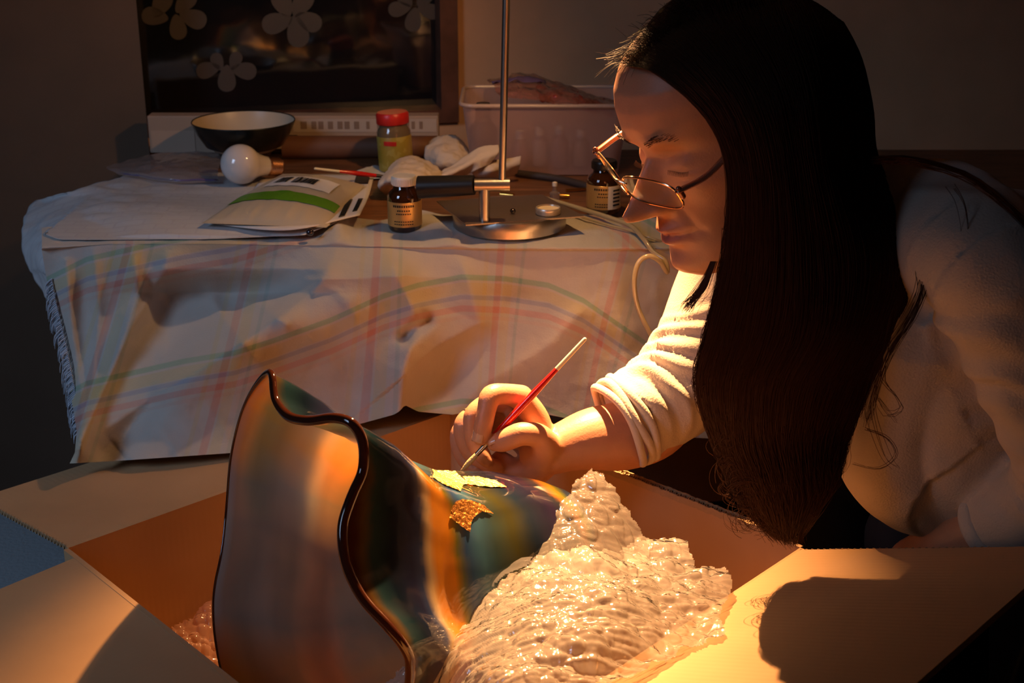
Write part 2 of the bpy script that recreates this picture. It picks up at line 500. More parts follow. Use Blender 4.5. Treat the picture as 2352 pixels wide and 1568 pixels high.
# ------------------------------------------------------------------ cardboard box
RZ = 0.549
C_L = PZ(157, 1258, RZ); C_R = PZ(1838, 1257, RZ); C_F = PZ(1034, 945, RZ); C_N = PZ(922, 1862, RZ)
def card_mat(name, direction, bright=1.0):
    """corrugated board: flute ridges along the given object-space normal direction"""
    m = bpy.data.materials.new(name); m.use_nodes = True
    nt = m.node_tree; b = nt.nodes['Principled BSDF']
    tc = N(nt, 'ShaderNodeTexCoord')
    dt = N(nt, 'ShaderNodeVectorMath', operation='DOT_PRODUCT'); dt.inputs[1].default_value = tuple(direction)
    nt.links.new(tc.outputs['Object'], dt.inputs[0])
    mu = N(nt, 'ShaderNodeMath', operation='MULTIPLY'); mu.inputs[1].default_value = 2 * math.pi / 0.0068
    nt.links.new(dt.outputs['Value'], mu.inputs[0])
    sn = N(nt, 'ShaderNodeMath', operation='SINE'); nt.links.new(mu.outputs[0], sn.inputs[0])
    nz = N(nt, 'ShaderNodeTexNoise'); nz.inputs['Scale'].default_value = 45; nz.inputs['Detail'].default_value = 6
    nt.links.new(tc.outputs['Object'], nz.inputs['Vector'])
    ad = N(nt, 'ShaderNodeMath', operation='MULTIPLY_ADD'); ad.inputs[1].default_value = 0.5
    nt.links.new(sn.outputs[0], ad.inputs[0]); nt.links.new(nz.outputs['Fac'], ad.inputs[2])
    bp = N(nt, 'ShaderNodeBump'); bp.inputs['Strength'].default_value = 0.12; bp.inputs['Distance'].default_value = 0.0006
    nt.links.new(ad.outputs[0], bp.inputs['Height']); nt.links.new(bp.outputs['Normal'], b.inputs['Normal'])
    n2 = N(nt, 'ShaderNodeTexNoise'); n2.inputs['Scale'].default_value = 6; n2.inputs['Detail'].default_value = 8
    nt.links.new(tc.outputs['Object'], n2.inputs['Vector'])
    r = N(nt, 'ShaderNodeValToRGB')
    r.color_ramp.elements[0].color = (0.45 * bright, 0.265 * bright, 0.130 * bright, 1); r.color_ramp.elements[0].position = 0.3
    r.color_ramp.elements[1].color = (0.53 * bright, 0.325 * bright, 0.165 * bright, 1); r.color_ramp.elements[1].position = 0.7
    nt.links.new(n2.outputs['Fac'], r.inputs['Fac']); nt.links.new(r.outputs['Color'], b.inputs['Base Color'])
    b.inputs['Roughness'].default_value = 0.75
    b.inputs['Specular IOR Level'].default_value = 0.3
    return m
edge_m = mat('torn_board_edge', (0.40, 0.26, 0.14), 0.9, bump=0.5, bscale=250)
ctr = (C_L + C_R + C_F + C_N) / 4
box = empty('cardboard_box', (ctr.x, ctr.y, 0), 'large open brown cardboard box with spread flaps, holding the glass vase', 'box')
TH_C = 0.005
def board(name, a, b, c, d, mt, parent, th=TH_C, nseg=1, torn=0):
    """slab with face corners a,b,c,d (a-b crease side), thickness along -normal, with a corrugated core visible on its edges"""
    a, b, c, d = map(Vector, (a, b, c, d))
    n = (b - a).cross(d - a).normalized()
    K = 60
    v = []; f = []
    for i in range(K + 1):
        t = i / K
        p = a.lerp(b, t); q = d.lerp(c, t)
        j = torn * (fbm(p.x * 60, p.y * 60, p.z * 60) )
        q = q + (q - p).normalized() * j
        v += [p, q, q - n * th, p - n * th]
    for i in range(K):
        k = i * 4; l = k + 4
        f += [(k, k + 1, l + 1, l), (k + 1, k + 2, l + 2, l + 1), (k + 2, k + 3, l + 3, l + 2), (k + 3, k, l, l + 3)]
    f += [(3, 2, 1, 0), (K * 4, K * 4 + 1, K * 4 + 2, K * 4 + 3)]
    return link(name, mesh(name, v, f), mt, parent, False)
def wall_panel(p, q, name='side_panel'):
    d = (q - p).normalized()
    inn = Vector((-d.y, d.x, 0))
    if inn.dot(ctr - p) < 0: inn = -inn
    m = card_mat('board_' + name, d, 1.0)
    a = Vector((p.x, p.y, 0.006)); b = Vector((q.x, q.y, 0.006)); c = Vector((q.x, q.y, RZ)); e = Vector((p.x, p.y, RZ))
    if (b - a).cross(e - a).dot(inn) < 0: a, b, c, e = b, a, e, c
    return board(name, a, b, c, e, m, box), d
for p, q in ((C_L, C_F), (C_F, C_R), (C_R, C_N), (C_N, C_L)): wall_panel(p, q)
bm = bmesh.new()
vs_ = [bm.verts.new((p.x, p.y, z)) for z in (0.001, 0.006) for p in (C_L, C_N, C_R, C_F)]
for f in ((3, 2, 1, 0), (4, 5, 6, 7), (0, 1, 5, 4), (1, 2, 6, 5), (2, 3, 7, 6), (3, 0, 4, 7)): bm.faces.new([vs_[i] for i in f])
bm_link('bottom_panel', bm, card_mat('board_bottom', (1, 0, 0)), box, False)

def flap(p, q, width, tilt, inset_p=0.0, inset_q=0.0, name='flap', torn=0.0, br=1.0):
    d = (q - p).normalized()
    out = Vector((d.y, -d.x, 0))
    if out.dot(ctr - p) > 0: out = -out
    e = out * math.cos(tilt) + Vector((0, 0, 1)) * math.sin(tilt)
    g = 0.004
    a = p + d * inset_p + e * g; b = q - d * inset_q + e * g
    c = b + e * width; dd = a + e * width
    m = card_mat('board_flap', e.cross(Vector((0,0,1))).normalized() if False else d, br)
    if (b - a).cross(dd - a).z < 0: a, b, c, dd = b, a, dd, c
    o = board(name, a, b, c, dd, m, box, torn=torn)
    # corrugated core strips showing on the two end edges
    return a, b, c, dd, e, d
FL1 = flap(C_L, C_F, 0.21, math.radians(-6), 0.002, 0.01)
FL2 = flap(C_L, C_N, 0.25, math.radians(-4), 0.022, 0.01)
FL3 = flap(C_R, C_N, 0.272, math.radians(20.8), 0.006, 0.01)
# crushed corrugated edge along the cut rim between far and right corner
bm = bmesh.new()
dFR = (C_R - C_F).normalized(); L_FR = (C_R - C_F).length
innFR = Vector((-dFR.y, dFR.x, 0))
if innFR.dot(ctr - C_F) < 0: innFR = -innFR
K = 190
s0 = 0.43
prev = None
for i in range(K):
    s = L_FR * (s0 + (0.985 - s0) * i / K)
    z = RZ + 0.0035 + 0.0006 * math.sin(i * 0.9)
    for side in (-0.0085, 0.0):
        p = C_F + dFR * s + innFR * (side)
        add_box(bm, (p.x, p.y, RZ + 0.002 + 0.0012 * fbm(i * 0.2, side * 900, 0)), (L_FR * 0.56 / K * 1.05, 0.0016, 0.007), Matrix.Rotation(math.atan2(dFR.y, dFR.x), 3, 'Z'))
    if i % 2 == 0:
        a = C_F + dFR * s - innFR * 0.0083; c = C_F + dFR * (s + 0.002) - innFR * 0.0003
        add_box(bm, ((a.x + c.x) / 2, (a.y + c.y) / 2, RZ + 0.001), (0.0008, 0.008, 0.006), Matrix.Rotation(math.atan2(dFR.y, dFR.x) + (0.4 if i % 4 else -0.4), 3, 'Z'))
o = bm_link('corrugated_edge', bm, edge_m, box, False, 'torn pale rim showing the fluted core')
o['kind'] = 'stuff'
# core flutes on the end of the back-left flap and front-right flap
def end_flutes(a, d_out, width, n, th, step=0.0034):
    bm = bmesh.new()
    k = int(width / step)
    for i in range(k):
        p = a + d_out * (step * (i + 0.5)) - n * th * 0.5
        q = (d_out.to_track_quat('X', 'Z')).to_matrix()
        add_box(bm, p, (0.0010, 0.0022, th * 1.25), q @ Matrix.Rotation(0.5 if i % 2 else -0.5, 3, 'Y'))
    return bm
for FLi, start, nm in ((FL1, C_L, 'a'), (FL3, C_R, 'b')):
    e = FLi[4]; n = (FLi[1] - FLi[0]).cross(FLi[3] - FLi[0]).normalized()
    cand = [FLi[0], FLi[1]]
    st = min(cand, key=lambda c: (c - start).length)
    o = bm_link('corrugated_edge', end_flutes(st, e, 0.2, n, TH_C), edge_m, box, False); o['kind'] = 'stuff'

# grey padded bench seen between the two left flaps
t = empty('bench', (-0.80, 1.12, 0), 'low blue-grey padded bench under the left corner flaps of the cardboard box', 'bench')
bm = bmesh.new(); add_box(bm, (-0.79, 1.22, 0.385), (0.60, 0.66, 0.09), bevel=0.02, seg=4)
bm_link('cushion', bm, mat('grey_cushion', (0.30, 0.34, 0.36), 0.85, bump=0.3, bscale=200), t)
for x in (-1.03, -0.55):
    for y in (0.94, 1.50):
        bm = bmesh.new(); lathe(bm, [(0.014, 0), (0.022, 0.345)], (x, y, 0), 14); bm_link('leg', bm, M['black'], t)

# ------------------------------------------------------------------ glass vase lying in the box
RIM = [(622, 856, 1.125), (632, 915, 1.10), (662, 955, 1.08), (710, 966, 1.065), (765, 960, 1.055), (808, 972, 1.045), (833, 1015, 1.04), (833, 1080, 1.035),
       (808, 1140, 1.02), (787, 1210, 1.005), (795, 1295, 0.99), (832, 1372, 0.975), (885, 1432, 0.965), (928, 1485, 0.962), (943, 1535, 0.965),
       (925, 1620, 0.975), (840, 1700, 0.995), (700, 1730, 1.03), (590, 1680, 1.08), (525, 1590, 1.12), (496, 1480, 1.15), (490, 1370, 1.17), (510, 1260, 1.19),
       (520, 1165, 1.21), (530, 1050, 1.215), (555, 945, 1.19), (590, 880, 1.155)]
rim = cr_closed([tuple(P(*r)) for r in RIM], 9)
rim[:, 2] = np.maximum(rim[:, 2], 0.30)
NR = len(rim)
C0 = rim.mean(axis=0)
AX = Vector((0.80, 0.60, -0.16)).normalized()
ax = np.array(AX)
# per-angle frame: circle direction from each rim point
D0 = rim - C0
D0p = D0 - np.outer(D0 @ ax, ax)
ang_dir = D0p / np.linalg.norm(D0p, axis=1, keepdims=True)
# equalise directions to an even circle
e1 = ang_dir[0]; e2 = np.cross(ax, e1)
th = np.unwrap(np.arctan2(ang_dir @ e2, ang_dir @ e1))
VL = 0.30
def vase_ring(t):
    w = (1 - t) ** 2.2 if t < 1 else 0
    rr = np.interp(t, [0, 0.12, 0.3, 0.5, 0.7, 0.86, 0.95, 1.0], [0.125, 0.104, 0.092, 0.085, 0.078, 0.063, 0.05, 0.036])
    circ = (np.outer(np.cos(th), e1) + np.outer(np.sin(th), e2)) * rr
    sink = np.array([0, 0, float(np.interp(t, [0, .15, .3, .5, .8, 1], [0, -.016, -.044, -.056, -.044, -.038]))])
    return C0 + ax * VL * t + sink * 1.0 + circ * (1 - w) + D0 * w
TT = np.concatenate([np.linspace(0, 0.3, 26)[:-1], np.linspace(0.3, 1, 44)])
outer = np.array([vase_ring(t_) for t_ in TT])       # rows x NR x 3
# closed end + smooth
cen = outer.mean(axis=1, keepdims=True)
rad = np.linalg.norm(outer - cen, axis=2, keepdims=True)
inner = cen + (outer - cen) * (1 - 0.0035 / rad)
inner[0] = outer[0]
nR = len(TT)
verts = np.vstack([outer.reshape(-1, 3), inner.reshape(-1, 3)])
faces = []; mi = []
for layer in (0, 1):
    off = layer * nR * NR
    for j in range(nR - 1):
        for i in range(NR):
            k = (i + 1) % NR
            f = (off + j * NR + i, off + j * NR + k, off + (j + 1) * NR + k, off + (j + 1) * NR + i)
            faces.append(f if layer else tuple(reversed(f))); mi.append(layer)
    b_ = [off + (nR - 1) * NR + i for i in range(NR)]
    faces.append(b_ if layer else list(reversed(b_))); mi.append(layer)
me = bpy.data.meshes.new('vase_body'); me.from_pydata([tuple(v) for v in verts.tolist()], [], faces); me.update()
me.polygons.foreach_set('material_index', mi)
# streaked colour bands in angle + slight swirl
def ramp(stops, x):
    xs = [s[0] for s in stops]
    return np.stack([np.interp(x, xs, [s[1][k] for s in stops]) for k in range(3)], axis=-1)
idx = np.arange(NR) / NR
fr = np.tile(idx, (nR, 1)); tt = np.tile(TT[:, None], (1, NR))
nzv = np.array([[fbm(fr[j, i] * 14 + 0.0 * tt[j, i], tt[j, i] * 2.0, 3.1) for i in range(NR)] for j in range(nR)])
nz2 = np.array([[fbm(fr[j, i] * 5, tt[j, i] * 9.0, 8.1) for i in range(NR)] for j in range(nR)])
q = tt * 1.0 + nzv * 0.020 + 0.03 * np.sin(fr * 2 * np.pi * 2)
# streaks run round the vase: bands in the axial coordinate, as the photograph shows
out_stops = [(0.0, (0.05, 0.012, 0.004)), (0.02, (0.10, 0.06, 0.02)), (0.045, (0.015, 0.045, 0.06)), (0.10, (0.006, 0.014, 0.03)), (0.17, (0.015, 0.018, 0.055)),
             (0.20, (0.03, 0.05, 0.14)), (0.225, (0.60, 0.46, 0.26)), (0.245, (0.72, 0.28, 0.03)), (0.30, (0.66, 0.24, 0.02)), (0.325, (0.14, 0.15, 0.02)),
             (0.36, (0.03, 0.08, 0.24)), (0.42, (0.06, 0.18, 0.30)), (0.48, (0.04, 0.08, 0.08)), (0.56, (0.07, 0.07, 0.02)), (0.64, (0.015, 0.03, 0.06)),
             (0.76, (0.03, 0.02, 0.06)), (0.82, (0.02, 0.03, 0.04)), (0.86, (0.50, 0.18, 0.02)), (0.895, (0.18, 0.22, 0.02)), (0.93, (0.02, 0.05, 0.10)), (1.0, (0.02, 0.05, 0.10))]
oc = ramp(out_stops, q)
oc *= (1 + 0.35 * nz2[..., None])
qi = fr + 0.05 * nzv + 0.04 * tt
in_stops = [(0.0, (0.53, 0.47, 0.35)), (0.08, (0.73, 0.39, 0.18)), (0.16, (0.53, 0.49, 0.39)), (0.25, (0.63, 0.53, 0.35)), (0.4, (0.47, 0.44, 0.35)), (0.52, (0.63, 0.46, 0.30)),
            (0.60, (0.49, 0.39, 0.28)), (0.68, (0.67, 0.39, 0.21)), (0.76, (0.39, 0.39, 0.35)), (0.84, (0.58, 0.53, 0.44)), (0.91, (0.42, 0.42, 0.42)), (0.95, (0.73, 0.42, 0.18)), (1.0, (0.53, 0.47, 0.35))]
ic = ramp(in_stops, np.mod(qi, 1.0)) * (1 + 0.3 * nz2[..., None])
cols = np.concatenate([np.clip(oc, 0, 1).reshape(-1, 3), np.clip(ic, 0, 1).reshape(-1, 3)])
set_attr(me, 'tint', np.hstack([cols, np.ones((len(cols), 1))]), 'FLOAT_COLOR')
vase = empty('glass_vase', tuple(C0 + ax * VL * 0.5 + np.array([0, 0, -0.13])), 'large blown glass vase with wavy rim and blue and orange streaks, lying in the box', 'vase')
M['vase_out'] = attr_color_mat('vase_outside_glass', 'tint', rough=0.07, translucent=0.42, coat=0.8, spec=0.6, tgamma=0.5)
M['vase_in'] = attr_color_mat('vase_inside_glass', 'tint', rough=0.35, translucent=0.62, coat=0.1, spec=0.3)
link('vase_body', me, [M['vase_out'], M['vase_in']], vase)
bm = bmesh.new()
lipr = [0.0012 + 0.0032 * min(1, max(0, (proj(p)[0] - 560) / 100)) for p in rim[::3]]
tube(bm, [tuple(p) for p in rim[::3]], lipr, n=10, spans=4, closed=True)
bm_link('lip_wrap', bm, mat('dark_lip_glass', (0.045, 0.012, 0.006), 0.08, coat=1.0), vase, label='thick dark brown glass lip wrap')
# gold leaf pieces laid on the outer wall
gold = mat('gold_leaf', (0.85, 0.42, 0.11), 0.44, metal=1.0, bump=1.0, bscale=260)
LEAVES = [[(960, 1043), (985, 1046), (1010, 1056), (1028, 1062), (1040, 1078), (1052, 1092), (1066, 1104), (1090, 1112), (1062, 1114), (1056, 1128), (1040, 1122), (1020, 1114), (1000, 1102), (992, 1096), (996, 1088), (988, 1070), (975, 1054)],
          [(1045, 1152), (1060, 1147), (1082, 1150), (1108, 1160), (1132, 1180), (1105, 1176), (1088, 1186), (1080, 1200), (1078, 1222), (1060, 1210), (1042, 1196), (1030, 1188), (1036, 1166)],
          [(1062, 1096), (1100, 1096), (1140, 1106), (1162, 1120), (1120, 1120), (1076, 1114)]]
# dense outer resample for leaf patches
def vase_point(tt_, ii):
    r_ = vase_ring(tt_)
    i0 = int(math.floor(ii)) % NR; i1 = (i0 + 1) % NR; f_ = ii - math.floor(ii)
    return r_[i0] * (1 - f_) + r_[i1] * f_
dens_t = np.linspace(0.3, 0.95, 260)
rings = [vase_ring(t_) for t_ in dens_t]
def leaf(poly, name_label):
    vmap = {}; vv = []; ff = []
    SUB = 3
    camp = np.array([0, 0, CAMZ])
    def gv(j, k):
        if (j, k) not in vmap:
            r_ = rings[j]; i0 = (k // SUB) % NR; f_ = (k % SUB) / SUB
            p = r_[i0] * (1 - f_) + r_[(i0 + 1) % NR] * f_
            c = r_.mean(axis=0); n = (p - c) / np.linalg.norm(p - c)
            vmap[(j, k)] = len(vv); vv.append(p + n * (0.0012 + 0.0006 * fbm(p[0] * 300, p[1] * 300, p[2] * 300)))
        return vmap[(j, k)]
    for j in range(len(dens_t) - 1):
        for k in range(NR * SUB):
            r_ = rings[j]; p = r_[(k // SUB) % NR]
            c = r_.mean(axis=0)
            if (p - c).dot(camp - p) <= 0: continue
            u_, v_ = proj(p * (1 - (k % SUB) / SUB) + r_[(k // SUB + 1) % NR] * ((k % SUB) / SUB))
            if inpoly(u_, v_, poly):
                k2 = (k + 1) % (NR * SUB)
                ff.append((gv(j, k), gv(j, k2), gv(j + 1, k2), gv(j + 1, k)))
    if ff: link('gold_leaf', mesh('gold_leaf', vv, ff), gold, vase, True, name_label)
leaf(LEAVES[0], 'bright torn gold leaf under the brush tip')
leaf(LEAVES[1], 'gold leaf with curved right end below the brush')
leaf(LEAVES[2], 'gold leaf strip in the shade of the hand')

# ------------------------------------------------------------------ bubble wrap
bub_m = film_mat('bubble_wrap_film', (0.95, 0.90, 0.84), clear=0.46, gloss=1.8, rough=0.05, transl=0.55, bump=1.0, bscale=70)
def idw(ctrl, u, v):
    num = 0; den = 1e-9
    for (a, b, z) in ctrl:
        w = math.exp(-((u - a) ** 2 + (v - b) ** 2) / (2 * 75.0 ** 2)) + 1e-5
        num += w * z; den += w
    return num / den
def wrap_sheet(poly, ctrl, step, crumple, bub_h, spacing, seed, floor_fn=None):
    """sheet laid on heights given at control pixels; bubbles stand on a hexagonal grid"""
    xs = [p[0] for p in poly]; ys = [p[1] for p in poly]
    x0, x1, y0, y1 = min(xs), max(xs), min(ys), max(ys)
    nx = int((x1 - x0) / step) + 2; ny = int((y1 - y0) / step) + 2
    pts = {}
    vv = []; ff = []
    base = np.zeros((ny, nx, 3)); ins = np.zeros((ny, nx), bool)
    for j in range(ny):
        for i in range(nx):
            u = x0 + i * step; v = y0 + j * step
            ju = 7 * fbm(u * .03, v * .03, seed); jv = 7 * fbm(u * .03, v * .03, seed + 9)
            z = idw(ctrl, u, v)
            if floor_fn: z = max(z, floor_fn(u, v))
            p = PZ(u, v, z)
            f = crumple * (1.5 * abs(fbm(p.x * 11 + p.y * 6, p.y * 20 - p.x * 6, seed, 1)) + 0.5 * abs(fbm(p.x * 38 + 5, p.y * 60, seed + 2, 1)) + 0.40 * abs(fbm(p.x * 16 + p.y * 20, p.y * 150 - p.x * 30, seed + 4, 1)) - 0.6)
            base[j, i] = (p.x, p.y, p.z + f)
            ins[j, i] = inpoly(u + ju, v + jv, poly)
    nrm = grid_normals(base)
    nrm *= np.sign(nrm[..., 2:3] + 1e-9)
    for j in range(ny):
        for i in range(nx):
            p = base[j, i]
            # hexagonal bubbles measured on the sheet
            a = p[0] / spacing; b = (p[1] - p[2] * 0.6) / (spacing * 0.866)
            best = 9
            for rb in (math.floor(b), math.floor(b) + 1):
                o_ = 0.5 if rb % 2 else 0.0
                ra = round(a - o_) + o_
                d = math.hypot(a - ra, (b - rb) * 0.866)
                best = min(best, d)
            h = max(0.0, 1 - (best / 0.44) ** 4) ** 0.5 if best < 0.44 else 0.0
            cell = fbm(round(a) * 3.3, round(b) * 3.1, seed)
            h *= (0.55 + 0.45 * min(1, max(-1, cell * 2)))
            base[j, i] = p + nrm[j, i] * bub_h * h
    vid = -np.ones((ny, nx), int)
    for j in range(ny - 1):
        for i in range(nx - 1):
            if ins[j, i] and ins[j + 1, i] and ins[j, i + 1] and ins[j + 1, i + 1]:
                q_ = []
                for (a, b) in ((j, i), (j, i + 1), (j + 1, i + 1), (j + 1, i)):
                    if vid[a, b] < 0: vid[a, b] = len(vv); vv.append(base[a, b])
                    q_.append(vid[a, b])
                ff.append(q_)
    return mesh('film', vv, ff)
bw = empty('bubble_wrap', tuple(PZ(1350, 1420, 0.575)), 'crumpled clear bubble wrap sheet glowing in the lamplight in front of the vase', 'bubble wrap')
front_poly = [(870, 1575), (930, 1530), (965, 1495), (1000, 1448), (1050, 1405), (1110, 1362), (1165, 1312), (1215, 1284), (1300, 1272), (1420, 1256), (1500, 1238), (1585, 1240), (1582, 1262),
              (1600, 1292), (1650, 1286), (1678, 1300), (1682, 1345), (1662, 1395), (1655, 1425), (1672, 1448), (1630, 1466), (1520, 1512), (1400, 1572), (1250, 1640), (1000, 1690), (880, 1640)]
front_ctrl = [(880, 1570, .50), (960, 1500, .548), (1050, 1405, .565), (1165, 1312, .585), (1300, 1272, .59), (1500, 1240, .575), (1600, 1292, .57), (1680, 1320, .565), (1670, 1445, .566),
              (1520, 1512, .566), (1400, 1570, .566), (1250, 1400, .610), (1400, 1400, .606), (1550, 1370, .592), (1100, 1500, .592), (1250, 1540, .588), (1420, 1490, .590), (1330, 1480, .598), (1000, 1640, .55)]
FPN = FL3[4].cross(FL3[5]).normalized()
link('front_fold', wrap_sheet(front_poly, front_ctrl, 2.6, 0.0105, 0.0016, 0.0150, 1.0, lambda u, v: PL(u, v, C_R, FPN).z + 0.010), bub_m, bw)
back_poly = [(1355, 1070), (1390, 1100), (1432, 1155), (1470, 1218), (1500, 1250), (1480, 1300), (1300, 1330), (1190, 1330), (1215, 1285), (1240, 1215), (1262, 1190), (1272, 1162), (1310, 1130), (1328, 1098)]
back_ctrl = [(1355, 1072, .635), (1430, 1155, .60), (1480, 1250, .57), (1300, 1200, .61), (1240, 1230, .60), (1200, 1320, .575), (1350, 1320, .57), (1350, 1180, .62)]
link('back_corner', wrap_sheet(back_poly, back_ctrl, 2.4, 0.005, 0.0036, 0.0230, 5.0), film_mat('bubble_wrap_film_back', (0.95, 0.90, 0.84), clear=0.80, gloss=1.5, rough=0.05, transl=0.4, bump=0.6, bscale=60), bw)
low_poly = [(392, 1440), (410, 1422), (440, 1410), (465, 1395), (490, 1350), (530, 1380), (560, 1500), (560, 1600), (500, 1590), (440, 1520)]
low_ctrl = [(400, 1440, .42), (440, 1412, .44), (490, 1360, .43), (540, 1450, .40), (500, 1570, .36)]
o = link('pink_bubble_wrap', wrap_sheet(low_poly, low_ctrl, 2.6, 0.012, 0.004, 0.013, 12.0), film_mat('pink_film', (0.9, 0.55, 0.42), clear=0.35, gloss=0.7, rough=0.12, transl=0.4, bump=0.6))
tag(o, 'pinkish bubble wrap bunched beside the left side of the vase rim', 'bubble wrap')
film_poly = [(1045, 1290), (1075, 1272), (1150, 1268), (1230, 1280), (1215, 1300), (1165, 1318), (1100, 1372), (1050, 1410), (1000, 1450), (960, 1500), (935, 1495), (975, 1450), (1000, 1425), (1040, 1400), (1060, 1340)]
film_ctrl = [(1045, 1290, .590), (1150, 1268, .597), (1230, 1285, .600), (1060, 1400, .572), (940, 1495, .556), (1000, 1440, .560)]
o = link('plastic_film', wrap_sheet(film_poly, film_ctrl, 4, 0.005, 0.0, 0.02, 21.0), film_mat('thin_film', (0.85, 0.85, 0.9), clear=0.88, gloss=0.45, rough=0.05, transl=0.4, bump=0.5, bscale=25))
tag(o, 'thin clear plastic film between the vase and the bubble wrap', 'plastic film')

# ------------------------------------------------------------------ plaid cloth
def pl_curve(pts, x):
    return np.interp(x, [p[0] for p in pts], [p[1] for p in pts])
TOP = [(94, 574), (250, 560), (500, 560), (700, 564), (780, 566), (900, 568), (1050, 572), (1300, 574), (1500, 574), (1700, 576)]
HEM = [(163, 1064), (300, 1056), (530, 1040), (700, 1012), (820, 975), (905, 952), (918, 944), (930, 930), (960, 945), (1040, 952), (1150, 930), (1300, 960), (1500, 1000), (1700, 1010)]
LEFT = [(0, 96), (0.25, 116), (0.45, 140), (0.65, 160), (0.85, 176), (0.95, 172), (1, 160)]
RIDGES = [  # polyline, amplitude (m toward camera), width above/left side px, width below/right side px
    ([(880, 560), (915, 640), (962, 735), (925, 850), (916, 950)], 0.034, 55, 40),
    ([(1035, 560), (1075, 640), (1100, 740), (1010, 790), (930, 860)], 0.018, 60, 30),
    ([(305, 560), (318, 680), (260, 830), (200, 980), (165, 1062)], 0.022, 40, 22),
    ([(385, 590), (350, 680), (300, 760), (240, 890), (190, 1010)], 0.020, 22, 45),
    ([(215, 570), (225, 720), (212, 880), (180, 1030)], 0.014, 16, 22),
    ([(150, 600), (165, 760), (185, 900), (175, 1030)], 0.016, 16, 20),
    ([(560, 790), (520, 740), (490, 690)], 0.010, 22, 22),
    ([(655, 745), (600, 700), (560, 690)], 0.008, 18, 18),
    ([(1040, 950), (1110, 880), (1250, 800), (1330, 720)], 0.014, 60, 50),
    ([(1400, 570), (1420, 700), (1440, 850)], 0.010, 40, 40),
    ([(800, 700), (850, 800), (880, 900)], 0.008, 40, 30),
]
VALLEYS = [([(400, 665), (560, 655), (680, 640), (735, 605)], -0.045, 80), ([(660, 830), (760, 880), (850, 900)], -0.014, 60), ([(935, 770), (960, 750), (975, 735)], -0.022, 18), ([(345, 930), (300, 985), (250, 1040)], -0.02, 30),
           ([(1010, 880), (1120, 780), (1180, 700)], -0.008, 50)]
def seg_dist(px, py, poly):
    best = 1e9; sgn = 1
    for (ax_, ay), (bx, by) in zip(poly[:-1], poly[1:]):
        dx, dy = bx - ax_, by - ay
        t_ = max(0, min(1, ((px - ax_) * dx + (py - ay) * dy) / (dx * dx + dy * dy)))
        qx, qy = ax_ + t_ * dx, ay + t_ * dy
        d = math.hypot(px - qx, py - qy)
        if d < best:
            best = d; sgn = 1 if (dx * (py - qy) - dy * (px - qx)) > 0 else -1
    return best, sgn
MAIN = [(778, 540), (768, 590), (735, 650), (660, 715), (560, 785), (440, 862), (330, 925), (240, 985), (165, 1062)]
MAIN_A = [0.022, 0.052, 0.076, 0.092, 0.098, 0.088, 0.062, 0.034, 0.004]
def main_fold(x, y):
    best = 1e9; r = (0, 1)
    for k, ((ax_, ay), (bx, by)) in enumerate(zip(MAIN[:-1], MAIN[1:])):
        dx, dy = bx - ax_, by - ay
        t_ = max(0, min(1, ((x - ax_) * dx + (y - ay) * dy) / (dx * dx + dy * dy)))
        d = math.hypot(x - ax_ - t_ * dx, y - ay - t_ * dy)
        if d < best:
            best = d; r = (MAIN_A[k] * (1 - t_) + MAIN_A[k + 1] * t_, 1 if (dx * (y - ay) - dy * (x - ax_)) > 0 else -1)
    amp, side = r
    w = 48 if side > 0 else 150
    return amp * math.exp(-((best / w) ** 1.25)) if side > 0 else amp * math.exp(-((best / w) ** 1.7))
GREEN = [(100, 930), (200, 880), (420, 830), (540, 810), (620, 785), (760, 735), (880, 680), (960, 655), (1060, 636), (1160, 640), (1260, 655), (1340, 690), (1420, 745), (1500, 800), (1700, 900)]
nU, nV, nB = 260, 150, 46
UU = np.linspace(0, 1, nU)
G = np.zeros((nV + nB, nU, 3)); PU = np.zeros((nV + nB, nU)); PV = np.zeros((nV + nB, nU))
fl_z = lambda x, y: 0
def cloth_px(s, t):
    xr = 1700
    x_top = 96 + (xr - 96) * s
    x_hem = 160 + (xr - 160) * s
    xl = np.interp(t, [p[0] for p in LEFT], [p[1] for p in LEFT])
    x = xl + (xr - xl) * s
    yt = pl_curve(TOP, x); yb = pl_curve(HEM, x)
    return x, yt + (yb - yt) * t
for j in range(nV):
    t_ = j / (nV - 1)
    for i in range(nU):
        s = UU[i]
        x, y = cloth_px(s, t_)
        yhem = np.interp(x, [160, 520, 760, 930, 1100, 1400, 1700], [1.455, 1.47, 1.505, 1.545, 1.550, 1.550, 1.56])
        Y = TF - 0.012 + (yhem - TF) * (t_ ** np.interp(x, [350, 600, 900], [3.0, 2.0, 1.0]))
        f = main_fold(x, y)
        for poly, amp, wa, wb in RIDGES:
            d, sg = seg_dist(x, y, poly)
            w = wb if sg < 0 else wa
            if d < 4 * w:
                f += amp * math.exp(-abs(d / w) ** 1.35 * 0.9)
        for poly, amp, w in VALLEYS:
            d, sg = seg_dist(x, y, poly)
            if d < 3 * w: f += amp * math.exp(-(d / w) ** 2) * min(1, max(0, (y - 618) / 55))
        env = min(1, t_ * 5 + 0.12)
        f *= env
        f += 0.004 * fbm(x * .009, y * .009, 4.0, 2) * env + 0.0006 * fbm(x * .04, y * .04, 7.0, 2)
        p = P(x, y, Y - f)
        G[nB + j, i] = p
        PU[nB + j, i] = x + (y - 560) * np.interp(x, [150, 600, 1000, 1400], [0.30, 0.22, -0.02, 0.28])
        PV[nB + j, i] = y - pl_curve(GREEN, x)
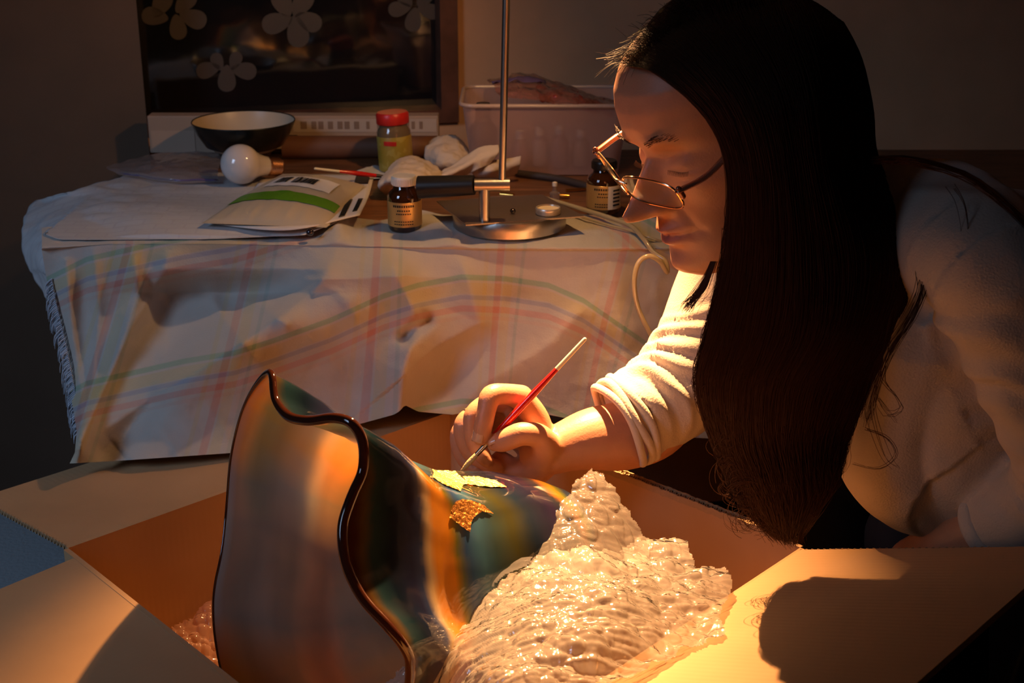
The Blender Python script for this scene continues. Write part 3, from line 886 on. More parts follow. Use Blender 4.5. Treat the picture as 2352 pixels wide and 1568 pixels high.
# on the table top, from the front edge to the back edge of the cloth
BACK = [(94, 524), (260, 500), (500, 490), (700, 480), (800, 498), (870, 505), (950, 490), (1000, 492), (1050, 497), (1300, 486), (1420, 500), (1560, 500), (1700, 500)]
for j in range(nB):
    t_ = j / nB
    for i in range(nU):
        x, y1 = cloth_px(UU[i], 0.0)
        y0 = pl_curve(BACK, x)
        y = y0 + (y1 - y0) * t_
        p = PZ(x, y, TZ + 0.004)
        fold = 0
        d, _ = seg_dist(x, y, [(778, 512), (772, 560)])
        fold += 0.012 * math.exp(-(d / 30) ** 2)
        d, _ = seg_dist(x, y, [(960, 505), (1010, 530), (1040, 560)])
        fold += 0.007 * math.exp(-(d / 26) ** 2)
        fold += 0.0015 * (fbm(x * .02, y * .03, 1.0) + 0.5)
        # ease the front edge over
        e_ = max(0, (t_ - 0.75) / 0.25)
        tgt = Vector(G[nB, i])
        q_ = Vector((p.x, min(p.y, 9), TZ + 0.003 + max(0, fold)))
        if t_ > 0.6:
            w_ = ((t_ - 0.6) / 0.4) ** 2
            q_ = q_.lerp(Vector((tgt.x, tgt.y, tgt.z)), w_)
            q_.z = max(q_.z, TZ + 0.003) if q_.y > TF - 0.002 else q_.z
        G[j, i] = q_
        PU[j, i] = x; PV[j, i] = y - pl_curve(GREEN, x)
NG = grid_normals(G)
me = mesh('tablecloth', G.reshape(-1, 3), grid_faces(nU, nV + nB))
set_attr(me, 'pu', PU); set_attr(me, 'pv', PV)
cm = bpy.data.materials.new('plaid_cloth'); cm.use_nodes = True
nt = cm.node_tree; b = nt.nodes['Principled BSDF']; b.inputs['Roughness'].default_value = 0.9; b.inputs['Sheen Weight'].default_value = 0.25
b.inputs['Specular IOR Level'].default_value = 0.1
au = N(nt, 'ShaderNodeAttribute'); au.attribute_name = 'pu'
av = N(nt, 'ShaderNodeAttribute'); av.attribute_name = 'pv'
def stripes(src, period, offs, stops):
    """stops: list of (centre px, half width px, colour, alpha) -> color, fac sockets"""
    md = N(nt, 'ShaderNodeMath', operation='MULTIPLY_ADD'); md.inputs[1].default_value = 1 / period; md.inputs[2].default_value = 20 + offs / period
    nt.links.new(src, md.inputs[0])
    fr_ = N(nt, 'ShaderNodeMath', operation='FRACT'); nt.links.new(md.outputs[0], fr_.inputs[0])
    r = N(nt, 'ShaderNodeValToRGB'); r.color_ramp.interpolation = 'LINEAR'
    base = (0.46, 0.43, 0.39)
    el = r.color_ramp.elements
    el[0].position = 0; el[0].color = (*base, 1); el[1].position = 1; el[1].color = (*base, 1)
    eps = 2.5 / period
    for c_, hw, col in stops:
        lo_, hi_ = (c_ - hw) / period, (c_ + hw) / period
        for pos, cc in ((lo_ - eps, base), (lo_, col), (hi_, col), (hi_ + eps, base)):
            e = el.new(max(0.001, min(0.999, pos))); e.color = (*cc, 1)
    nt.links.new(fr_.outputs[0], r.inputs['Fac'])
    return r.outputs['Color']
cA = stripes(av.outputs['Fac'], 285.0, 20, [(20, 5, (0.12, 0.33, 0.20)), (45, 12, (0.48, 0.40, 0.19)), (66, 4, (0.23, 0.27, 0.38)), (92, 6, (0.50, 0.23, 0.19)), (112, 3, (0.48, 0.37, 0.32))])
cB = stripes(au.outputs['Fac'], 285.0, 30, [(10, 4, (0.48, 0.41, 0.26)), (42, 7, (0.48, 0.24, 0.20)), (66, 10, (0.49, 0.42, 0.25)), (96, 3, (0.31, 0.37, 0.34))])
mxm = N(nt, 'ShaderNodeMix', data_type='RGBA', blend_type='MIX'); mxm.inputs[0].default_value = 0.5
nt.links.new(cA, mxm.inputs['A']); nt.links.new(cB, mxm.inputs['B'])
tc = N(nt, 'ShaderNodeTexCoord'); nz = N(nt, 'ShaderNodeTexNoise'); nz.inputs['Scale'].default_value = 14; nz.inputs['Detail'].default_value = 5
nt.links.new(tc.outputs['Object'], nz.inputs['Vector'])
mr = N(nt, 'ShaderNodeMapRange'); mr.inputs['To Min'].default_value = 0.86; mr.inputs['To Max'].default_value = 1.08
nt.links.new(nz.outputs['Fac'], mr.inputs['Value'])
ml = N(nt, 'ShaderNodeMix', data_type='RGBA', blend_type='MULTIPLY'); ml.inputs[0].default_value = 1
nt.links.new(mxm.outputs['Result'], ml.inputs['A']); nt.links.new(mr.outputs['Result'], ml.inputs['B'])
nt.links.new(ml.outputs['Result'], b.inputs['Base Color'])
n3 = N(nt, 'ShaderNodeTexNoise'); n3.inputs['Scale'].default_value = 420; nt.links.new(tc.outputs['Object'], n3.inputs['Vector'])
bp = N(nt, 'ShaderNodeBump'); bp.inputs['Strength'].default_value = 0.35; bp.inputs['Distance'].default_value = 0.001
nt.links.new(n3.outputs['Fac'], bp.inputs['Height']); nt.links.new(bp.outputs['Normal'], b.inputs['Normal'])
cloth = link('tablecloth', me, cm)
tag(cloth, 'pale plaid cotton cloth draped over the front of the table in deep folds', 'tablecloth')
# fringe on the left selvedge
bm = bmesh.new()
for k in range(90):
    y = 640 + k * 3.9
    t_ = (y - 560) / 500
    xl = np.interp(t_, [p[0] for p in LEFT], [p[1] for p in LEFT])
    x = xl + 4
    Yl = 1.588 - 0.135 * t_ ** 2
    a = P(x + 7, y, Yl)
    L_ = random.uniform(8, 22)
    b2 = P(x - L_ * .5, y + L_ * 0.9, Yl + random.uniform(-.004, .004)); c2 = P(x - L_ * .6, y + L_ * 2.0, Yl + random.uniform(-.006, .006))
    tube(bm, [a, b2, c2], [0.0010, 0.0008, 0.0003], n=4, spans=2, cap=False)
fr_o = bm_link('fringe', bm, mat('fringe_thread', (0.42, 0.47, 0.55), 0.9), cloth, label='frayed bluish threads on the left edge'); fr_o['kind'] = 'stuff'

# ------------------------------------------------------------------ white tissue paper over the left end
ctrl = [
    [PZ(300, 400, TZ + .006), PZ(420, 396, TZ + .006), PZ(560, 400, TZ + .006), PZ(700, 430, TZ + .006), PZ(830, 450, TZ + .007)],
    [PZ(165, 440, TZ + .006), PZ(330, 440, TZ + .008), PZ(500, 445, TZ + .008), PZ(650, 470, TZ + .008), PZ(820, 480, TZ + .007)],
    [P(78, 468, 1.86), PZ(250, 480, TZ + .010), PZ(430, 490, TZ + .012), PZ(620, 510, TZ + .012), PZ(790, 500, TZ + .010)],
    [P(52, 540, 1.76), P(170, 520, 1.68), P(350, 530, 1.62), P(560, 535, 1.612), PZ(768, 514, TZ + .016)],
    [P(60, 600, 1.72), P(135, 590, 1.62), P(250, 548, 1.605), P(500, 546, 1.602), PZ(730, 528, TZ + .014)],
]
# overhanging left corner continues down
ctrl.append([P(112, 702, 1.66), P(135, 650, 1.605), P(196, 590, 1.596), P(400, 553, 1.598), P(700, 540, 1.598)])
Gp = patch([[tuple(c) for c in r] for r in ctrl], 26, 16)
Np = grid_normals(Gp)
for j in range(Gp.shape[0]):
    for i in range(Gp.shape[1]):
        p = Gp[j, i]
        left = max(0, 1 - i / 60.0)
        d = 0.0015 * (fbm(p[0] * 14, p[1] * 14, p[2] * 14)) + left * 0.007 * abs(fbm(p[0] * 20, p[1] * 20, p[2] * 20 + 5, 2)) 
        Gp[j, i] = p + Np[j, i] * d * (1 if Np[j, i][2] >= 0 else -1)
        if p[1] > TF - 0.005 and Gp[j, i][0] > -0.56: Gp[j, i][2] = max(Gp[j, i][2], TZ + 0.0055)
pap_m = bpy.data.materials.new('printed_tissue'); pap_m.use_nodes = True
nt = pap_m.node_tree; b = nt.nodes['Principled BSDF']; b.inputs['Roughness'].default_value = 0.7
tc = N(nt, 'ShaderNodeTexCoord'); br_ = N(nt, 'ShaderNodeTexBrick'); br_.inputs['Scale'].default_value = 14
br_.inputs['Color1'].default_value = (0.50, 0.50, 0.51, 1); br_.inputs['Color2'].default_value = (0.53, 0.53, 0.54, 1); br_.inputs['Mortar'].default_value = (0.48, 0.47, 0.49, 1); br_.inputs['Mortar Size'].default_value = 0.02
nt.links.new(tc.outputs['Object'], br_.inputs['Vector']); nt.links.new(br_.outputs['Color'], b.inputs['Base Color'])
nzz = N(nt, 'ShaderNodeTexNoise'); nzz.inputs['Scale'].default_value = 60; nt.links.new(tc.outputs['Object'], nzz.inputs['Vector'])
bp = N(nt, 'ShaderNodeBump'); bp.inputs['Strength'].default_value = 0.4; bp.inputs['Distance'].default_value = 0.002
nt.links.new(nzz.outputs['Fac'], bp.inputs['Height']); nt.links.new(bp.outputs['Normal'], b.inputs['Normal'])
o = grid_obj('tissue_paper', Gp, pap_m, thick=0.0006)
tag(o, 'crinkled white tissue paper hanging over the left end of the table', 'paper')

# ------------------------------------------------------------------ padded mailer and papers under it
def surf_patch(G, s0, s1, t0, t1, off, nu=24, nv=10, twist=0):
    R_, C_, _ = G.shape
    Nn = grid_normals(G)
    out = np.zeros((nv, nu, 3))
    for j in range(nv):
        for i in range(nu):
            a = (s0 + (s1 - s0) * i / (nu - 1)) * (C_ - 1); b = (t0 + (t1 - t0) * j / (nv - 1)) * (R_ - 1)
            i0, j0 = int(a), int(b); i1, j1 = min(i0 + 1, C_ - 1), min(j0 + 1, R_ - 1); fa, fb = a - i0, b - j0
            p = (G[j0, i0] * (1 - fa) + G[j0, i1] * fa) * (1 - fb) + (G[j1, i0] * (1 - fa) + G[j1, i1] * fa) * fb
            n = Nn[j0, i0]; n = n if n[2] > 0 else -n
            out[j, i] = p + n * off
    return out
# paper folder below
ctrl = [[PZ(600, 412, TZ + .010), PZ(720, 400, TZ + .011), PZ(860, 402, TZ + .018)],
        [PZ(560, 460, TZ + .012), PZ(700, 460, TZ + .016), PZ(846, 452, TZ + .026)],
        [PZ(470, 512, TZ + .0125), PZ(660, 528, TZ + .018), PZ(826, 494, TZ + .022)]]
Gf = patch([[tuple(c) for c in r] for r in ctrl], 12, 12)
fold_t = empty('printed_card', tuple(PZ(700, 480, TZ + .006)), 'white printed card lying under the padded mailer, its right edge sticking out', 'card')
o = grid_obj('card_sheet', Gf, mat('white_card', (0.66, 0.60, 0.56), 0.6), fold_t, thick=0.0012)
Gl = surf_patch(Gf, 0.86, 0.97, 0.05, 0.22, 0.0012); grid_obj('printed_mark', Gl, M['black'], fold_t, thick=0.0003)
Gl = surf_patch(Gf, 0.84, 0.885, 0.55, 0.95, 0.0012); grid_obj('printed_mark', Gl, M['black'], fold_t, thick=0.0003)
Gl = surf_patch(Gf, 0.93, 0.965, 0.55, 0.88, 0.0012); grid_obj('printed_mark', Gl, M['black'], fold_t, thick=0.0003)
# mailer pillow
c00, c01, c10, c11 = PZ(650, 392, TZ + .030), PZ(838, 418, TZ + .030), PZ(462, 505, TZ + .022), PZ(750, 515, TZ + .022)
nx, ny = 70, 50
Gm = np.zeros((ny, nx, 3)); Gb = np.zeros((ny, nx, 3))
for j in range(ny):
    for i in range(nx):
        s, t_ = i / (nx - 1), j / (ny - 1)
        p = c00.lerp(c01, s).lerp(c10.lerp(c11, s), t_)
        h = (max(0, math.sin(math.pi * s)) ** 0.55) * (max(0, math.sin(math.pi * t_)) ** 0.5)
        bump = 0.0012 * fbm(s * 9, t_ * 7, 2) * h
        wr = 0.0016 * math.sin(s * 42 + 3 * fbm(s * 4, 0, 1)) * math.exp(-((t_ - 0.93) / 0.09) ** 2) * h
        Gm[j, i] = (p.x, p.y, p.z - 0.004 + 0.020 * h + bump + wr)
        Gb[j, i] = (p.x, p.y, p.z - 0.004 - 0.004 * h)
mail = empty('padded_mailer', tuple(PZ(650, 470, TZ + .012)), 'puffy beige padded mailer with white barcode label and green stripe', 'envelope')
vm = np.vstack([Gm.reshape(-1, 3), Gb.reshape(-1, 3)])
fm = [tuple(reversed(f)) for f in grid_faces(nx, ny)] + grid_faces(nx, ny, nx * ny)
for i in range(nx - 1):
    fm.append((i, i + 1, nx * ny + i + 1, nx * ny + i)); k = (ny - 1) * nx + i; fm.append((k + 1, k, nx * ny + k, nx * ny + k + 1))
for j in range(ny - 1):
    k = j * nx; fm.append((k + nx, k, nx * ny + k, nx * ny + k + nx)); k = j * nx + nx - 1; fm.append((k, k + nx, nx * ny + k + nx, nx * ny + k))
link('pouch', mesh('pouch', vm, fm), mat('mailer_plastic', (0.50, 0.42, 0.31), 0.35, bump=0.2, bscale=40), mail)
grid_obj('stripe', surf_patch(Gm, 0.02, 0.98, 0.62, 0.76, 0.0010, 50, 10), mat('green_print', (0.10, 0.26, 0.015), 0.4), mail, label='green printed band')
lab = grid_obj('address_label', surf_patch(Gm, 0.20, 0.84, 0.27, 0.52, 0.0010, 40, 12), mat('label_paper', (0.80, 0.76, 0.74), 0.5), mail, label='white paper label')
x = 0.27
k = 0
while x < 0.66:
    w_ = random.choice([0.004, 0.007, 0.012, 0.018])
    if not (0.39 < x < 0.42):
        o = grid_obj('barcode_bar', surf_patch(Gm, x, x + w_, 0.33, 0.46, 0.0020, 3, 8), M['black'] if k == 0 else bpy.data.materials['black_plastic'], lab, thick=0.0002)
    x += w_ + random.choice([0.004, 0.006, 0.009]); k += 1

# bead at the cloth's edge
def bead(u, v, z, r, m, lab, name='bead'):
    bm = bmesh.new(); p = PZ(u, v, z)
    bmesh.ops.create_uvsphere(bm, u_segments=20, v_segments=12, radius=r, matrix=Matrix.Translation((p.x, p.y, z)) @ Matrix.Diagonal((1, 1, .9, 1)))
    o = bm_link(name, bm, m); tag(o, lab, 'bead'); return o
bead(712, 533, TZ + .016, .0048, mat('dark_bead', (0.02, 0.015, 0.02), 0.1, coat=1), 'small shiny dark bead on the cloth in front of the mailer')

# ------------------------------------------------------------------ light bulb
t = empty('light_bulb', tuple(PZ(555, 420, TZ + .01)), 'frosted white round light bulb lying on the tissue paper behind the mailer', 'light bulb')
cb = PZ(553, 377, TZ + 0.0365)
tipdir = (P(640, 383, cb.y + 0.045) - cb).normalized()
rot = tipdir.to_track_quat('Z', 'Y').to_matrix()
bm = bmesh.new()
R0 = 0.0270
prof = [(0.0001, -R0)] + [(R0 * math.sin(a), -R0 * math.cos(a)) for a in np.linspace(0.15, 2.15, 18)] + [(0.0175, 0.024), (0.0145, 0.034), (0.0132, 0.042)]
lathe(bm, prof, cb, 40, rot, capb=False)
bm_link('globe', bm, mat('frosted_globe', (0.72, 0.64, 0.60), 0.12, coat=0.8, sss=0.0), t)
bm = bmesh.new()
pr = [(0.0134, 0.041)]
for k in range(7): pr += [(0.0133, 0.044 + k * .003), (0.0123, 0.0455 + k * .003)]
pr += [(0.011, 0.066), (0.005, 0.069)]
lathe(bm, pr, cb, 28, rot)
bm_link('screw_base', bm, mat('bulb_base_brass', (0.8, 0.45, 0.25), 0.3, metal=1), t, label='threaded metal screw base')

# ------------------------------------------------------------------ black bowl
pb = PZ(559, 372, TZ); rb = 0.0745
cbw = P(559, 277, 2.02)
bc = Vector((cbw.x, 2.02, 0))
zr = P(559, 277, 2.02).z
t = empty('bowl', (bc.x, bc.y, TZ), 'black conical bowl with cream inside, standing at the back of the table', 'bowl')
H_ = zr - TZ
prof_o = [(0.030, 0.0005), (0.033, 0.004), (0.034, 0.010), (0.044, 0.024), (0.056, H_ * 0.45), (0.067, H_ * 0.72), (0.0735, H_ * 0.95), (0.0745, H_)]
bm = bmesh.new(); lathe(bm, prof_o, (bc.x, bc.y, TZ), 56, capt=False)
lathe(bm, [(0.0745, H_), (0.0738, H_ + 0.0012), (0.0725, H_)], (bc.x, bc.y, TZ), 56, capb=False, capt=False)
bm_link('bowl_shell', bm, M['bowl_out'], t)
bm = bmesh.new(); lathe(bm, [(0.0725, H_), (0.070, H_ * 0.9), (0.060, H_ * 0.6), (0.045, H_ * 0.35), (0.02, H_ * 0.2), (0.001, H_ * 0.19)], (bc.x, bc.y, TZ), 56, capb=False)
bm_link('bowl_lining', bm, M['bowl_in'], t, label='cream glazed inside')

# ------------------------------------------------------------------ zip bag lying flat at the back left
ctrl = [[PZ(360, 352, TZ + .014), PZ(440, 350, TZ + .020), PZ(520, 352, TZ + .012)],
        [PZ(300, 368, TZ + .014), PZ(400, 372, TZ + .024), PZ(505, 380, TZ + .016)],
        [PZ(245, 385, TZ + .013), PZ(370, 402, TZ + .019), PZ(500, 405, TZ + .014)],
        [PZ(275, 402, TZ + .011), PZ(390, 418, TZ + .012), PZ(505, 420, TZ + .012)]]
Gz = patch([[tuple(c) for c in r] for r in ctrl], 16, 12)
for j in range(Gz.shape[0]):
    for i in range(Gz.shape[1]): Gz[j, i, 2] += 0.003 * abs(fbm(Gz[j, i, 0] * 30, Gz[j, i, 1] * 30, 3))
zb_t = empty('zip_bag', tuple(PZ(380, 390, TZ + .008)), 'flat clear zip bag lying on the tissue paper left of the black bowl', 'bag')
zf = film_mat('zip_bag_film', (0.42, 0.36, 0.38), clear=0.45, gloss=0.6, rough=0.10, transl=0.3, bump=0.6, bscale=30)
grid_obj('bag_film', Gz, zf, zb_t)
o = grid_obj('zip_strip', surf_patch(Gz, 0.1, 0.98, 0.86, 0.93, 0.0012), mat('purple_strip', (0.16, 0.12, 0.26), 0.4), zb_t, thick=0.0006, label='violet zip strip')

# ------------------------------------------------------------------ long printed packaging at the back
pk_m = bpy.data.materials.new('printed_carton'); pk_m.use_nodes = True
nt = pk_m.node_tree; b = nt.nodes['Principled BSDF']; b.inputs['Roughness'].default_value = 0.6
b.inputs['Base Color'].default_value = (0.42, 0.30, 0.22, 1)
t = empty('long_carton', (-0.30, 2.105, TZ), 'long low pale carton with faint print standing behind the bowl and red lidded jar', 'carton')
xa, xb = P(346, 320, 2.10).x, P(1008, 300, 2.10).x
bm = bmesh.new(); add_box(bm, ((xa + xb) / 2, 2.105, TZ + 0.0285), (xb - xa, 0.028, 0.056), bevel=0.0015)
bm_link('carton_body', bm, pk_m, t, False)
def front_rect(u0, u1, v0, v1, Y, m, name, par, th=0.0008):
    a = P(u0, v0, Y); b_ = P(u1, v1, Y)
    bm = bmesh.new(); add_box(bm, ((a.x + b_.x) / 2, Y, (a.z + b_.z) / 2), (abs(b_.x - a.x), th, abs(a.z - b_.z)))
    return bm_link(name, bm, m, par, False)
pm = mat('faded_print', (0.26, 0.17, 0.12), 0.7)
pl_ = mat('pale_print', (0.50, 0.40, 0.33), 0.7)
YF = 2.0905
front_rect(672, 1003, 273, 303, YF, pl_, 'print_band', t)
front_rect(757, 806, 316, 330, YF, M['black'], 'print_block', t)
front_rect(640, 684, 310, 325, YF, M['black'], 'print_block', t)
x = 690
while x < 990:
    w_ = random.choice([8, 12, 15])
    if random.random() < 0.8: front_rect(x, x + w_, 279, 296, YF - 0.0006, pm, 'print_letter', t)
    x += w_ + random.choice([4, 5, 10])
front_rect(346, 450, 300, 350, YF, mat('pale_panel', (0.50, 0.36, 0.27), 0.7), 'pale_panel', t)
# rolled brown paper tube in front of it
t = empty('paper_tube', (-0.23, 2.02, TZ), 'brown cardboard tube lying between the bowl and the red lidded jar', 'tube')
a = PZ(640, 352, TZ + .018); b_ = PZ(1040, 352, TZ + .018)
bm = bmesh.new(); tube(bm, [(a.x, 2.052, TZ + .018), (b_.x, 2.052, TZ + .018)], 0.0165, n=28, spans=2, cap=False)
bm_link('tube_wall', bm, mat('brown_tube', (0.20, 0.085, 0.045), 0.6, var=.2), t)
bm = bmesh.new(); tube(bm, [(b_.x - .001, 2.052, TZ + .018), (b_.x + .003, 2.052, TZ + .018)], 0.0175, n=28, spans=1, cap=False)
bm_link('end_cap', bm, M['black'], t)

# ------------------------------------------------------------------ jar with red lid
def bottle(name, label, u, v_base, Y, parts, tilt=None):
    p = P(u, v_base, Y)
    t = empty(name, (p.x, p.y, TZ), label, 'bottle' if 'bottle' in name else 'jar')
    for nm, prof, m, lb in parts:
        bm = bmesh.new(); lathe(bm, prof, (p.x, p.y, TZ), 40, tilt)
        bm_link(nm, bm, m, t, label=lb)
    return t, p
jl = bpy.data.materials.new('spice_label'); jl.use_nodes = True
nt = jl.node_tree; b = nt.nodes['Principled BSDF']; b.inputs['Roughness'].default_value = .4
tc = N(nt, 'ShaderNodeTexCoord'); vo = N(nt, 'ShaderNodeTexNoise'); vo.inputs['Scale'].default_value = 60
r = N(nt, 'ShaderNodeValToRGB'); r.color_ramp.interpolation = 'CONSTANT'
r.color_ramp.elements[0].color = (0.34, 0.24, 0.03, 1); r.color_ramp.elements[1].position = .56; r.color_ramp.elements[1].color = (0.40, 0.30, 0.06, 1)
nt.links.new(tc.outputs['Object'], vo.inputs['Vector']); nt.links.new(vo.outputs['Fac'], r.inputs['Fac']); nt.links.new(r.outputs['Color'], b.inputs['Base Color'])
YJ = 2.02
scJ = 1
jt, jp = bottle('spice_jar', 'yellow labelled jar with bright red lid at the back of the table', 911, 380, 1.965,
    [('jar_body', [(0.020, 0.0006), (0.0235, 0.003), (0.024, 0.02), (0.024, 0.060), (0.022, 0.064), (0.0205, 0.068), (0.0205, 0.074)], mat('jar_glass', (0.16, 0.11, 0.06), 0.12, coat=1), None),
     ('label', [(0.0243, 0.006), (0.0245, 0.0065), (0.0245, 0.054), (0.0243, 0.0545)], jl, 'yellow printed label'),
     ('lid', [(0.0225, 0.071), (0.0232, 0.072), (0.0232, 0.084), (0.021, 0.087), (0.001, 0.0872)], M['red_cap'], 'red screw lid')], Matrix.Rotation(-0.05, 3, 'Y'))
bm = bmesh.new()
for k in range(6):
    a = math.radians(-118 + k * 7)
    add_box(bm, (jp.x + 0.0249 * math.cos(a) - 0.002, jp.y + 0.0249 * math.sin(a), TZ + 0.046), (0.003, 0.0008, 0.006), Matrix.Rotation(a + math.pi / 2, 3, 'Z'))
bm_link('red_print', bm, M['red_cap'], jt, False)

# ------------------------------------------------------------------ brown bottles
gl_lab = bpy.data.materials.new('gold_label'); gl_lab.use_nodes = True
nt = gl_lab.node_tree; b = nt.nodes['Principled BSDF']; b.inputs['Roughness'].default_value = .35; b.inputs['Metallic'].default_value = 0.55
b.inputs['Base Color'].default_value = (0.60, 0.38, 0.13, 1)
def brown_bottle(u, v, r, hb, label, capm, caplab, white_panel=False):
    base = PZ(u, v, TZ + 0.004)
    X, Y = base.x, base.y + r
    t = empty('brown_bottle', (X, Y, TZ + 0.004), label, 'bottle')
    z0 = TZ + 0.004
    bm = bmesh.new()
    lathe(bm, [(r * .9, 0.0005), (r, 0.004), (r, hb * .62), (r * .92, hb * .70), (r * .66, hb * .78), (r * .62, hb * .86)], (X, Y, z0), 40)
    bm_link('bottle_glass', bm, M['brown_glass'], t)
    bm = bmesh.new(); lathe(bm, [(r * 1.005, hb * .11), (r * 1.02, hb * .115), (r * 1.02, hb * .56), (r * 1.005, hb * .565)], (X, Y, z0), 40, capb=False, capt=False)
    lb = bm_link('label', bm, gl_lab, t, label='gold paper label')
    bm = bmesh.new()
    pr = []
    rc = r * .74
    lathe(bm, [(rc * .97, hb * .84), (rc, hb * .85), (rc, hb * .975), (rc * .93, hb), (0.001, hb)], (X, Y, z0), 40)
    for k in range(36):
        a = 2 * math.pi * k / 36
        add_box(bm, (X + rc * math.cos(a), Y + rc * math.sin(a), z0 + hb * .91), (0.0008, 0.0008, hb * .11), Matrix.Rotation(a, 3, 'Z'))
    bm_link('cap', bm, capm, t, label=caplab)
    # print on the label: small dark blocks
    bm = bmesh.new()
    for row, (z, w, n, h_) in enumerate([(0.50, 0.10, 10, 0.0026), (0.42, 0.055, 6, 0.0018), (0.36, 0.07, 7, 0.0014), (0.22, 0.09, 9, 0.0012), (0.17, 0.09, 9, 0.0012)]):
        for k in range(n):
            a = math.radians(-90) + (k - n / 2 + .5) * 0.13
            add_box(bm, (X + r * 1.03 * math.cos(a), Y + r * 1.03 * math.sin(a), z0 + hb * z), (r * .09, 0.0003, h_), Matrix.Rotation(a + math.pi / 2, 3, 'Z'))
    o = bm_link('print', bm, bpy.data.materials['black_plastic'], lb, False); 
    if white_panel:
        bm = bmesh.new()
        for k in range(7):
            a = math.radians(-75 + k * 8)
            add_box(bm, (X + r * 1.045 * math.cos(a), Y + r * 1.045 * math.sin(a), z0 + hb * .34), (r * .16, 0.0004, hb * .44), Matrix.Rotation(a + math.pi / 2, 3, 'Z'))
        wp_ = bm_link('barcode_panel', bm, M['white_cap'], t, False, 'white panel with dark bars')
        bm = bmesh.new()
        for q_ in range(5):
            a = math.radians(-50)
            add_box(bm, (X + r * 1.06 * math.cos(a), Y + r * 1.06 * math.sin(a), z0 + hb * (.2 + q_ * .07)), (r * .5, 0.0004, hb * .03), Matrix.Rotation(a + math.pi / 2, 3, 'Z'))
        bm_link('bar', bm, bpy.data.materials['black_plastic'], wp_, False)
    return t
brown_bottle(928, 537, 0.0204, 0.0665, 'small brown glass bottle with white cap and gold label at the table front', M['white_cap'], 'white ribbed screw cap')
brown_bottle(1388, 496, 0.0215, 0.0665, 'dark bottle with black cap behind the woman\'s nose, right of the lamp base', mat('black_cap', (0.01, 0.01, 0.012), 0.3), 'black screw cap', True)

# ------------------------------------------------------------------ desk lamp
bx = PZ(1170, 556, TZ + .004)
LB = Vector((bx.x, bx.y + 0.0685, TZ + 0.005))
lamp = empty('desk_lamp', tuple(LB), 'brushed steel desk lamp with thin pole and round base at the table front', 'lamp')
bm = bmesh.new()
lathe(bm, [(0.066, 0.0), (0.0685, 0.002), (0.0690, 0.010), (0.0690, 0.019), (0.0675, 0.021)], LB, 72)
bm_link('base', bm, M['silver'], lamp, label='round brushed steel drum')
zp = LB.z + 0.0215
pc = [PZ(1003, 462, zp), PZ(1070, 517, zp), PZ(1342, 497, zp), PZ(1245, 447, zp)]
bm = bmesh.new()
lo_ = [bm.verts.new((p.x, p.y, zp - 0.001)) for p in pc]; hi_ = [bm.verts.new((p.x, p.y, zp + 0.0006)) for p in pc]
bm.faces.new(lo_[::-1]); bm.faces.new(hi_)
for i in range(4): bm.faces.new((lo_[i], lo_[(i + 1) % 4], hi_[(i + 1) % 4], hi_[i]))
o = bm_link('metal_sheet', bm, M['plate'], None, False)
tag(o, 'thin square dark metal sheet lying on the lamp base', 'metal sheet')
zs = zp + 0.001
st = PZ(1113, 506, zs)
YP = st.y
bar_c = P(1130, 425, YP)
# stem
bm = bmesh.new(); lathe(bm, [(0.0065, 0), (0.0065, bar_c.z - zs)], (st.x, YP, zs), 28); bm_link('stem', bm, M['silver'], lamp)
# cross bar
a = P(1090, 425, YP); b_ = P(1171, 424, YP)
bm = bmesh.new(); tube(bm, [a, b_], 0.0075, n=32, spans=1, cap=False); bm_link('cross_bar', bm, M['silver'], lamp)
a2 = P(962, 430, YP + 0.012)
bm = bmesh.new(); tube(bm, [a2, a - Vector((0.0005, 0, 0))], [0.0135, 0.0115], n=32, spans=2, cap=False)
bm_link('counterweight', bm, M['black'], lamp, label='black cylindrical weight')
pt = P(1163, 0, YP - 0.0); pbm = P(1153, 425, YP)
topz = 1.295
dirp = (pt - pbm); top = pbm + dirp * ((topz - pbm.z) / dirp.z)
bm = bmesh.new(); tube(bm, [pbm, pbm.lerp(top, .5), top], 0.0043, n=24, spans=2, cap=True); bm_link('pole', bm, M['silver'], lamp)
# arm, shade, bulb (above the frame)
bm = bmesh.new(); arm_end = LAMP - SHADE_N * 0.062
tube(bm, [top + Vector((0, .004, -.006)), top.lerp(arm_end, .5) + Vector((0, 0, 0.015)), arm_end], 0.0045, n=16, spans=5); bm_link('arm', bm, M['silver'], lamp)
rotS = SHADE_N.to_track_quat('Z', 'Y').to_matrix()
bm = bmesh.new()
prof = [(0.012, -0.062), (0.022, -0.060), (0.036, -0.046), (0.046, -0.025), (0.049, -0.006), (0.0505, 0.0125)]
lathe(bm, prof, LAMP, 48, rotS, capb=False, capt=False)
lathe(bm, [(r_ - 0.0015, z_) for r_, z_ in prof], LAMP, 48, rotS, capb=True, capt=False)
bm_link('lamp_shade', bm, M['shade'], lamp)
em = bpy.data.materials.new('bulb_glow'); em.use_nodes = True
nt = em.node_tree; nt.nodes.remove(nt.nodes['Principled BSDF']); e = N(nt, 'ShaderNodeEmission')
e.inputs[0].default_value = (1.0, 0.53, 0.20, 1); e.inputs[1].default_value = LAMP_STRENGTH
nt.links.new(e.outputs[0], nt.nodes['Material Output'].inputs['Surface'])
bm = bmesh.new(); bmesh.ops.create_icosphere(bm, subdivisions=2, radius=0.0125, matrix=Matrix.Translation(LAMP))
bm_link('bulb', bm, em, lamp, label='glowing bulb inside the shade')
